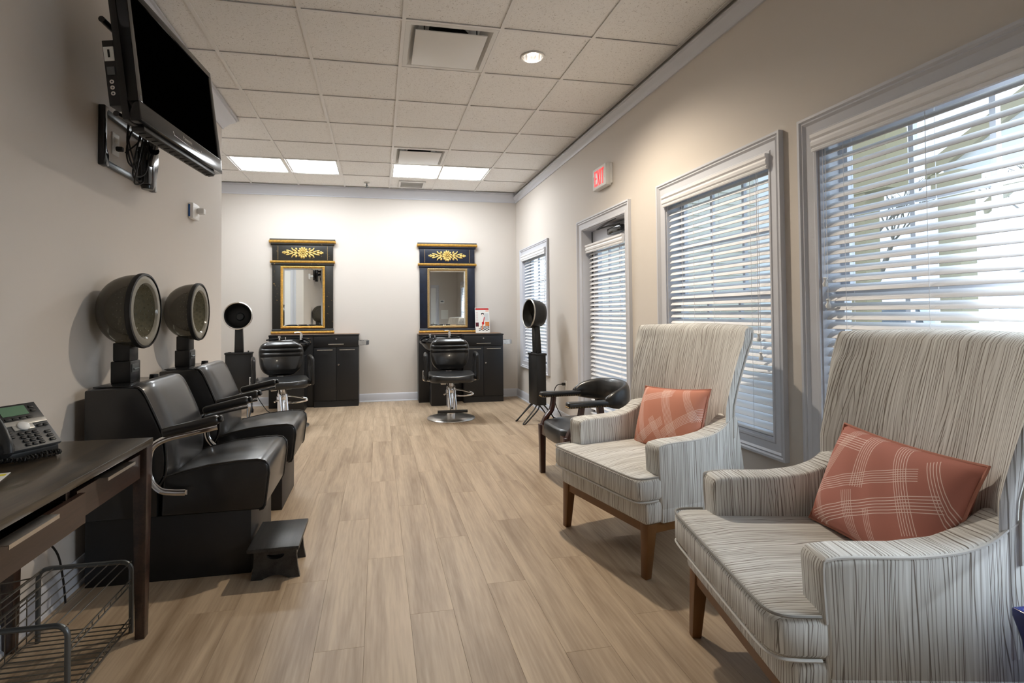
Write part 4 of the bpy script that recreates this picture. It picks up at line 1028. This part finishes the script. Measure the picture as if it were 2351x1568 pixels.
# ------------------------------------------------------------------ standing hood dryers
def floor_dryer(label, loc, rz, w=.145, d=.075):
    t = thing('standing_hair_dryer', label, 'hair dryer', loc, rz, 'standing hood dryers')
    obj('tower', rbox(-w, w, -d, d, .20, .755), M_shell, t, bevel=.006)
    obj('tower_lid', rbox(-w-.007, w+.007, -d-.007, d+.007, .752, .775), M_shell, t, bevel=.004)
    obj('switch', MB().cyl((w-.035, -d*.5, .775), .008, .02, 10).cyl((-w+.045, -d*.5, .775), .018, .008, 14), M_rubber, t)
    obj('arm', MB().hexa([(-.05, -.035, .77), (.05, -.035, .77), (.05, .035, .77), (-.05, .035, .77)], [(-.042, -.045, 1.08), (.042, -.045, 1.08), (.042, .02, 1.08), (-.042, .02, 1.08)]), M_shell, t, bevel=.006)
    R, D = .162, .185
    pr = [(.118, .02), (.09, .10), (.05, .145), (0, .155)]
    out = [(R, -.0), (R+.004, .012), (R*.99, .05), (R*.93, .12), (R*.80, .165), (R*.55, D), (0, D+.006)]
    bn = obj('bonnet', MB().lathe(out, 36, (0, 0, 0), 'y'), M_shell, t, (0, -.10, 1.222), (math.radians(-4), 0, 0))
    obj('bonnet_lining', MB().lathe([(R-.006, .002), (R*.94, .05), (R*.86, .11), (R*.66, .15), (R*.3, .168), (0, .17)], 32, (0, 0, 0), 'y'), M_rubber, bn)
    obj('rim', MB().lathe([(R-.008, -.002), (R, -.006), (R+.006, -.001), (R+.005, .008)], 36, (0, 0, 0), 'y'), M_steel, bn, label='pale rim ring')
    obj('hub', MB().lathe([(0, .14), (.04, .145), (.05, .168)], 20, (0, 0, 0), 'y'), M_shell, bn)
    for s_ in (-1, 1):
        x = s_*(w-.02)
        obj('leg_loop', MB().tube(smooth_path([(x-.05*s_, -.03, .205), (x-.02*s_, -.07, .16), (x, -.20, .03), (x+.01*s_, -.22, .010), (x+.02*s_, -.20, .012), (x+.03*s_, -.06, .15), (x+.0*s_, -.02, .205)], 5), .008, 8), M_shell, t)
        obj('leg', MB().tube(smooth_path([(x, .03, .205), (x, .08, .15), (x, .16, .045)], 4), .008, 8), M_shell, t)
        obj('caster', MB().lathe([(0, -.012), (.024, -.012), (.028, 0), (.024, .012), (0, .012)], 16, (x, .165, .028), 'x'), M_rubber, t)
    return t
fd = floor_dryer('black standing hood dryer in the corner behind the hooded chairs', (-1.675, 6.82, 0), math.radians(4))
floor_dryer('black standing hood dryer before the narrow window', (1.762, 5.66, 0), math.radians(-82), .11, .058)
pc = thing('dryer_cord', 'black power cord plugged into the outlet beside the glazed door', 'cord', (1.9, 5.47, 0))
obj('plug', rbox(.085, .124, -.015, .015, .425, .455), M_rubber, pc, bevel=.005)
obj('cable', MB().tube(smooth_path([(.09, 0, .44), (.03, .0, .43), (.0, .01, .36), (.005, -.02, .22), (.04, -.10, .10), (.05, -.14, .01), (.02, -.05, .008), (-.02, .1, .008), (-.03, .2, .008)], 8), .005, 6), M_rubber, pc)
pc = thing('dryer_cord', 'black power cord trailing on the floor of the alcove', 'cord', (-1.5, 6.9, 0))
obj('cable', MB().tube(smooth_path([(0, .05, .22), (.06, 0, .14), (.14, -.06, .05), (.22, -.15, .006), (.1, -.3, .006), (-.1, -.28, .006), (-.25, -.2, .006)], 8), .005, 6), M_rubber, pc)

# ------------------------------------------------------------------ black captain's chair
def captain(label, loc, rz):
    t = thing('captains_chair', label, 'armchair', loc, rz)
    for s_ in (-1, 1):
        x = s_*.235; a, b = .024, .019
        obj('leg', MB().hexa([(x-b, -.27-b, 0), (x+b, -.27-b, 0), (x+b, -.27+b, 0), (x-b, -.27+b, 0)], [(x-a, -.27-a, .37), (x+a, -.27-a, .37), (x+a, -.27+a, .37), (x-a, -.27+a, .37)]), M_mahog, t, bevel=.003)
        obj('leg', MB().hexa([(x*.9-b, .27-b, 0), (x*.9+b, .27-b, 0), (x*.9+b, .27+b, 0), (x*.9-b, .27+b, 0)], [(x*.95-a, .20-a, .56), (x*.95+a, .20-a, .56), (x*.95+a, .20+a, .56), (x*.95-a, .20+a, .56)]), M_mahog, t, bevel=.003)
        obj('arm_post', MB().tube(smooth_path([(x, -.265, .36), (x+.006*s_, -.235, .42), (x+.012*s_, -.185, .48), (x+.018*s_, -.165, .575)], 4), .025, 8, sq=(.85, 1.1)), M_mahog, t)
        ar = obj('arm', rbox(x-.03+.018*s_, x+.032+.018*s_, -.275, .06, .572, .614), M_leather, t, bevel=.013, seg=3)
        nl = MB()
        for k in range(17):
            yy = -.265+.019*k
            for q in (x-.03+.018*s_, x+.032+.018*s_): nl.lathe([(0, -.003), (.004, -.001), (.005, .002)], 6, (q, yy, .582), 'x')
        for k in range(4): nl.lathe([(0, -.003), (.004, -.001), (.005, .002)], 6, (x-.018+.018*s_+.014*k, -.276, .582), 'y')
        o = obj('nailheads', nl, M_bronze, ar, label='brass nailhead trim'); o['kind'] = 'stuff'
    obj('seat_rail', MB().box(-.235, .235, -.285, -.255, .30, .37).box(-.235, .235, .16, .19, .30, .37).box(-.245, -.22, -.26, .17, .30, .37).box(.22, .245, -.26, .17, .30, .37), M_mahog, t, smooth=0)
    s = cushion(.25, .25, .075, ex=4, crown=.5); s.v = [(x, y, z-.05*max(0, (-y-.15)/.1)*(1-(x/.3)**2)*(z < .06)) for x, y, z in s.v]
    obj('seat', s.xf((0, -.045, .335)), M_leather, t, smooth=70)
    def back(u, v):
        a = math.radians(198-216*u)          # horseshoe sweep
        ph = 2*PI*v; w = abs(2*u-1); hh = .095*(1-.72*w**3)+.005; tk = .036*(1-.25*w)
        R = .245; cz = .60+.02*(1-w**2)-.0*w
        dx, dz = tk*math.cos(ph), hh*math.sin(ph)*(1 if math.sin(ph) > 0 else .75)
        dz = math.copysign(abs(dz)**.85*hh**.15, dz)
        ry = .20 if math.sin(a) > 0 else .16
        return ((R+.02+dx)*math.cos(a), .06+(ry+dx*1.0)*math.sin(a)+.03*dz, cz+dz)
    m = MB().grid(back, 33, 16, cv=True)
    n_ = len(m.v)
    m.f.append(tuple(33*k for k in range(16))); m.f.append(tuple(33*k+32 for k in reversed(range(16))))
    obj('wrap_back', m, M_leather, t, smooth=70, label='rounded padded wrap back')
    return t
captain('black vinyl wood-legged armchair with brass nailheads beside the glazed door', (1.515, 3.63, 0), math.radians(-87))

# ------------------------------------------------------------------ wing chairs
def wing_chair(label, loc, rz):
    t = thing('wing_armchair', label, 'armchair', loc, rz, 'pale streaked high-back armchairs')
    for s_ in (-1, 1):
        for y, lean in ((-.31, -.02), (.29, .05)):
            x = s_*.325; a, b = .027, .017
            obj('leg', MB().hexa([(x-b, y-b+lean, 0), (x+b, y-b+lean, 0), (x+b, y+b+lean, 0), (x-b, y+b+lean, 0)], [(x-a, y-a, .25), (x+a, y-a, .25), (x+a, y+a, .25), (x-a, y+a, .25)]), M_honey, t, bevel=.003)
    obj('wood_rail', MB().box(-.30, .30, -.332, -.30, .205, .25).box(-.30, .30, .28, .305, .205, .25).box(-.345, -.315, -.285, .27, .205, .25).box(.315, .345, -.285, .27, .205, .25), M_honey, t, smooth=0)
    obj('seat_base', rbox(-.356, .356, -.35, .32, .245, .352), M_fx, t, bevel=.022, seg=3)
    s = cushion(.362, .34, .115, ex=14, crown=.14)
    s.xf((0, -.065, .350)); s.v = [(max(-.30, min(.30, vx)) if vy > -.255 else vx, vy, vz) for vx, vy, vz in s.v]
    obj('seat_cushion', s, M_fx, t, smooth=60)
    def ring(z):
        pts = []
        for k in range(72):
            a = 2*PI*(k+.5)/72; c, q = math.cos(a), math.sin(a); pts.append((math.copysign(abs(c)**(2/14), c)*.360, math.copysign(abs(q)**(2/14), q)*.338-.065, z))
        return sorted((p for p in pts if p[1] < -.25), key=lambda p: math.atan2(p[1]+.065, p[0]))
    obj('piping', MB().tube(ring(.463), .0045, 6), M_fgrey, t); obj('piping', MB().tube(ring(.356), .0045, 6), M_fpipe, t)
    prof = [(-.262, .30), (-.272, .45), (-.278, .585), (-.262, .606), (-.20, .612), (-.05, .612), (.06, .625), (.13, .650), (.17, .680), (.20, .700), (.235, .695), (.30, .30)]
    for s_ in (-1, 1):
        a_ = MB().prism(prof, s_*.262, s_*.362, 'x')
        obj('arm', a_, M_fy, t, bevel=.02, seg=3, bang=25)
        pp_ = [(s_*.359, y, z) for y, z in prof[1:10]]
        obj('piping', MB().tube([Vector(p)+Vector((0, .004, -.004)) for p in smooth_path(pp_, 3)], .0045, 6), M_fpipe, t)
        obj('arm_base', rbox(s_*.30, s_*.363, -.262, .32, .245, .32), M_fy, t, bevel=.012)
    def hwid(v): return .352+.022*math.sin(min(1, v/.25)*PI/2)*0+.052*max(0, (v-.42)/.58)**1.7-.014*max(0, (v-.9)/.1)**2
    def bsurf(u, v, d):
        w = 2*u-1; z = .36+v*.76
        wing = .105*abs(w)**2.6*(.35+.65*min(1, v/.5)); yb = .205+.115*v+.05*v*v
        return (w*hwid(v), yb-wing+d*(1-.45*abs(w)**4), z-.012*w*w*(v > .9)+d*.15)
    nu, nv = 25, 25; loop = []
    # section rings from bottom to top: front edge -> back, closed across, with rounded rim
    def fn(u, v):          # u around the section, v up
        k = u*4
        if k < 1.8: w_ = k/1.8; return bsurf(.012+w_*.976, v, .0)
        if k < 2.0: q = (k-1.8)/.2; p0 = bsurf(1, v, .03); return (p0[0]+.012*math.sin(q*PI), p0[1]-.03+.10*q*.55, p0[2])
        if k < 3.8: w_ = 1-(k-2.0)/1.8; return bsurf(.012+w_*.976, v, .105)
        q = (k-3.8)/.2; p0 = bsurf(0, v, .03); return (p0[0]-.012*math.sin(q*PI), p0[1]+.025-.055*q, p0[2])
    NU = 64
    m = MB().grid(lambda u, v: fn(u, v), NU, nv, cu=True)
    top = [Vector(m.v[(nv-1)*NU+k]) for k in range(NU)]; base_i = len(m.v)
    def back_mid(k):      # front point k pairs with rear point mirrored about the section
        return (top[k]+top[(int(NU*.95)-k) % NU])/2
    for rr, dz in ((.72, .016), (.30, .024), (.02, .026)):
        for k in range(NU): c_ = back_mid(k); p = c_+(top[k]-c_)*rr; m.v.append((p.x, p.y, p.z+dz))
    for i in range(3):
        a0 = (nv-1)*NU if i == 0 else base_i+(i-1)*NU; b0 = base_i+i*NU
        for k in range(NU): m.f.append((a0+k, a0+(k+1) % NU, b0+(k+1) % NU, b0+k))
    obj('high_back', m, M_fx, t, smooth=80)
    for s_ in (-1, 1):
        ed = []
        for k in range(21): v = .30+.70*k/20; p = bsurf((1+s_)/2, v, .03); ed.append((p[0]+s_*.012, p[1]+.018, p[2]))
        obj('piping', MB().tube(ed, .0045, 6), M_fpipe, t)
    return t
w1 = wing_chair('pale grey streaked high-back armchair between the two blind-covered windows', (1.452, 2.612, 0), math.radians(-77.2))
w2 = dup(w1, (1.420, 1.405, 0), math.radians(-102.3), 'pale grey streaked high-back armchair beside the blue planter')
obj('warning_tag', rbox(.345, .347, -.12, -.02, .17, .212), M_rubber, w1, label='black cloth tag')

WHT = srgb(240, 214, 204)
def pillow(label, loc, rot, base, shapes, nm, hx=.25, hy=.178):
    t = thing('throw_pillow', label, 'cushion', loc, 0, 'coral lumbar cushions'); t.rotation_euler = rot
    mt = print_mat(nm, base, shapes, .8, .2)
    m = MB(); n = 27
    def side(sg):
        def f_(u, v):
            a, b = 2*u-1, 2*v-1; e = max(0, (1-abs(a)**2.6)*(1-abs(b)**2.6))
            px = a*hx*(1-.06*(1-abs(b)**2)*0-.05*(b*b)*0)*(1-.055*(1-b*b)*abs(a)**3*0); py = b*hy
            px *= 1-.05*(1-b*b)*(-1 if False else 1)*abs(a)**4; py *= 1-.07*(1-a*a)*abs(b)**4
            wr = .0025*math.sin(14*a+5*b)*e
            return (px, py, sg*(.074*e**.55+wr))
        return f_
    m.grid(side(1), n, n); m.grid(side(-1), n, n)
    obj('cover', m, mt, t, smooth=80)
    ed = []
    for k in range(80):
        q = 4*k/80; i = int(q); f_ = 2*(q-i)-1
        a, b = ((f_, -1), (1, f_), (-f_, 1), (-1, -f_))[i]; p = side(1)((a+1)/2, (b+1)/2); ed.append((p[0]*1.005, p[1]*1.005, 0))
    obj('piping', MB().tube(ed, .0042, 6, closed=True), mat(nm+'_edge', srgb(188, 128, 110), .8), t)
    return t
CORAL = srgb(204, 138, 116); CORAL2 = srgb(190, 126, 112)
sh1 = [('r', -.17, .02, .17, .022, -68, WHT, 7), ('r', -.07, .115, .12, .022, 10, WHT, 7), ('r', -.10, -.10, .15, .026, 32, WHT, 7), ('r', .05, .03, .17, .026, -62, WHT, 7),
       ('r', .16, .10, .12, .020, -58, WHT, 7), ('r', .14, -.02, .13, .024, 36, WHT, 7), ('r', -.20, -.09, .08, .016, -60, WHT, 5), ('r', .0, -.09, .10, .020, -50, WHT, 6)]
sh2 = [('r', -.17, .10, .13, .020, 75, WHT, 6), ('r', -.15, .125, .07, .024, 0, WHT, 6), ('r', -.05, .09, .10, .026, -78, WHT, 6), ('r', -.06, .01, .21, .022, 24, WHT, 6), ('r', .0, -.06, .23, .026, 26, WHT, 6), ('r', .10, .06, .15, .022, -62, WHT, 6),
       ('r', -.02, -.12, .10, .022, -66, WHT, 6), ('r', -.20, -.08, .10, .018, -60, WHT, 5), ('r', .20, .06, .10, .018, -58, WHT, 5), ('r', .06, -.13, .08, .014, -66, WHT, 4)]
def on_chair(ch, x, y, z):
    a = ch.rotation_euler[2]; return (ch.location[0]+x*math.cos(a)-y*math.sin(a), ch.location[1]+x*math.sin(a)+y*math.cos(a), z)
pillow('coral cushion with white line bundles leaning in the armchair between the windows', on_chair(w1, .02, .115, .632), Euler((math.radians(70), math.radians(-5), math.radians(-77.2-2)), 'XYZ'), CORAL, sh1, 'coral_print')
pillow('coral cushion with white line bundles leaning in the armchair beside the blue planter', on_chair(w2, .03, .125, .645), Euler((math.radians(68), math.radians(1), math.radians(-102.3+4)), 'XYZ'), CORAL2, sh2, 'rose_print')

# ------------------------------------------------------------------ blue planter
bp_ = thing('blue_planter', 'tapered square cobalt blue glazed planter beside the armchair', 'planter', (1.55, .76, 0), math.radians(-4.4))
def sqring(h, z): return [(-h, -h, z), (h, -h, z), (h, h, z), (-h, h, z)]
m = MB(); rg = [(.10, 0), (.115, .04), (.14, .25), (.156, .48), (.166, .53), (.166, .548), (.146, .548), (.136, .48), (.13, .42)]
vs = [p for h, z in rg for p in sqring(h, z)]; fs = [(i*4+k, i*4+(k+1) % 4, (i+1)*4+(k+1) % 4, (i+1)*4+k) for i in range(len(rg)-1) for k in range(4)]+[(3, 2, 1, 0), tuple((len(rg)-1)*4+k for k in range(4))]
obj('pot', m.add(vs, fs), M_blue, bp_, bevel=.006, seg=3)

# ------------------------------------------------------------------ outside, seen through the blinds
struct('ground_outside', rbox(XR+WT, 40, -20, 60, -.25, -.2), M_grass)
struct('porch_floor', rbox(XR+WT, 5.2, -4, 12, -.2, -.12), M_conc)
wg = thing('neighbour_wing', 'pale lap-sided house wing outside the windows', 'building', (4.6, 7.0, -.2))
obj('wall', rbox(-.95, 1.40, .02, 1.5, 0, 3.6), M_siding, wg, smooth=0)
lap = mesh_of('lap_board', MB().prism([(0, 0), (-.022, 0), (-.006, .19), (0, .19)], -.93, 1.09, 'x'), M_siding, smooth=0)
for k in range(19): obj('lap_board', lap, None, wg, (0, .02, .18*k))
obj('corner_board', rbox(1.09, 1.43, -.04, .06, 0, 3.6), M_white, wg, smooth=0)
def post(label, x, y):
    p = thing('porch_post', label, 'post', (x, y, -.12), 0, 'porch posts')
    obj('shaft', rbox(-.09, .09, -.09, .09, .2, 2.5), M_tan, p, bevel=.006); obj('plinth', rbox(-.12, .12, -.12, .12, 0, .22), M_tan, p, bevel=.006); obj('capital', rbox(-.12, .12, -.12, .12, 2.4, 2.55), M_tan, p, bevel=.006)
post('square tan porch post carrying the tan header beam', 5.0, 4.55); post('square tan porch post under the white porch gable', 5.0, 3.67)
hb = thing('porch_beam', 'tan porch header beam on the posts', 'beam', (5.0, 4.55, 2.43)); obj('beam', rbox(-.13, .13, -.36, .13, 0, .6), M_tan, hb, smooth=0)
gb = thing('porch_gable', 'white porch gable with tan rake board outside the wide window', 'gable', (5.15, 3.9, 2.44))
obj('gable_panel', MB().prism([(-.02, 0), (-2.6, 0), (-2.6, 0.35), (-1.7, .95), (-.02, -.0 + .12)], 0, .05, 'x'), M_carw, gb, smooth=0)
obj('rake_board', MB().prism([(.1, .02), (.1, .16), (-1.7, 1.12), (-1.7, .95)], -.06, .0, 'x'), M_tan, gb, smooth=0)
obj('brace', MB().prism([(-.36, -.40), (-.34, -.30), (-.75, .02), (-.9, .02)], -.03, .0, 'x'), M_tan, gb, smooth=0)
hs2 = thing('far_house', 'cream house with a gable roof seen through the wide window', 'building', (26, 12, -.2), math.radians(20))
obj('wall', MB().prism([(-3, 0), (3, 0), (3, 2.8), (0, 4.6), (-3, 2.8)], -3, 3, 'x'), mat('cream_siding', srgb(222, 214, 186), .8), hs2, smooth=0)
for s_ in (-1, 1): obj('roof_slope', MB().hexa([(-3.4, s_*3.5, 2.5), (3.2, s_*3.5, 2.5), (3.2, 0, 4.6), (-3.4, 0, 4.6)], [(-3.4, s_*3.5, 2.65), (3.2, s_*3.5, 2.65), (3.2, 0, 4.75), (-3.4, 0, 4.75)]), M_roof, hs2, smooth=0)
for y in (-1.5, 1.5): w_ = obj('window', rbox(-3.04, -2.98, y-.5, y+.5, 1.0, 2.2), M_carg, hs2, smooth=0); obj('trim', MB().box(-3.06, -3.0, y-.58, y-.5, .95, 2.28).box(-3.06, -3.0, y+.5, y+.58, .95, 2.28).box(-3.06, -3.0, y-.5, y+.5, 2.2, 2.28), M_white, w_, smooth=0)
def tree(label, x, y, h, seed, leaves):
    rnd = random.Random(seed); t = thing('bare_tree' if not leaves else 'leafy_shrub', label, 'tree' if not leaves else 'shrub', (x, y, -.2), 0, 'trees outside' if not leaves else 'shrubs outside')
    m = MB()
    def br(p, d, l, r, k):
        q = p+d*l; m.tube([p, (p+q)/2+Vector((rnd.uniform(-.05, .05), rnd.uniform(-.05, .05), 0))*l, q], r, 5, rr=[r, r*.85, r*.65])
        if k == 0: return
        for _ in range(3 if k > 1 else 4):
            nd = (d+Vector((rnd.uniform(-.8, .8), rnd.uniform(-.8, .8), rnd.uniform(-.1, .6)))).normalized(); br(q, nd, l*rnd.uniform(.55, .8), r*.6, k-1)
    br(Vector((0, 0, 0)), Vector((0, 0, 1)), h*.3 if not leaves else h*.2, .09 if not leaves else .03, 4 if not leaves else 2); obj('branches', m, M_bark, t, smooth=0)
    if leaves:
        lf = MB()
        for _ in range(900):
            a, b, c = rnd.gauss(0, .28)*h, rnd.gauss(0, .28)*h, abs(rnd.gauss(.45, .25))*h; s_ = rnd.uniform(.03, .06); d1 = Vector((rnd.uniform(-1, 1), rnd.uniform(-1, 1), rnd.uniform(-1, 1))).normalized()*s_; d2 = d1.orthogonal().normalized()*s_*.6; p = Vector((a, b, c))
            lf.add([p-d1, p+d2, p+d1, p-d2], [(0, 1, 2, 3)])
        o = obj('foliage', lf, M_leaf, t, smooth=0); o['kind'] = 'stuff'
for i, (x, y, h) in enumerate(((9, 14, 7), (12, 17, 8), (7.5, 12.5, 6), (13, 12.5, 7), (17, 15, 8), (30, 17, 8), (16, 9.5, 7), (19, 20, 9))): tree('bare branching tree standing outside beyond the porch', x, y, h, i, False)
for i, (x, y, h) in enumerate(((3.4, 9.6, .9), (4.6, 11.6, 1.0), (6.2, 13.4, 1.1), (2.75, 7.7, .55))): tree('green leafy shrub outside the glazed door', x, y, h, 40+i, True)
def car(label, x, y, rz):
    t = thing('parked_car', label, 'car', (x, y, -.2), rz, 'white parked cars')
    obj('body', MB().prism([(-2.2, .35), (2.15, .35), (2.25, .75), (1.3, .95), (.75, 1.5), (-1.7, 1.55), (-2.2, .95)], -.85, .85, 'y'), M_carw, t, bevel=.06, seg=2)
    obj('windows', MB().prism([(-1.75, 1.0), (1.05, 1.0), (.65, 1.42), (-1.55, 1.46)], -.865, .865, 'y'), M_carg, t, smooth=0)
    for wx in (-1.4, 1.4):
        for wy in (-.86, .66): obj('wheel', MB().cyl((wx, wy, .33), .33, .2, 18, 'y'), M_rubber, t)
car('white parked car outside the wide window', 11.4, 9.2, 1.2); car('white parked car outside the wide window', 13.6, 4.6, 1.3)
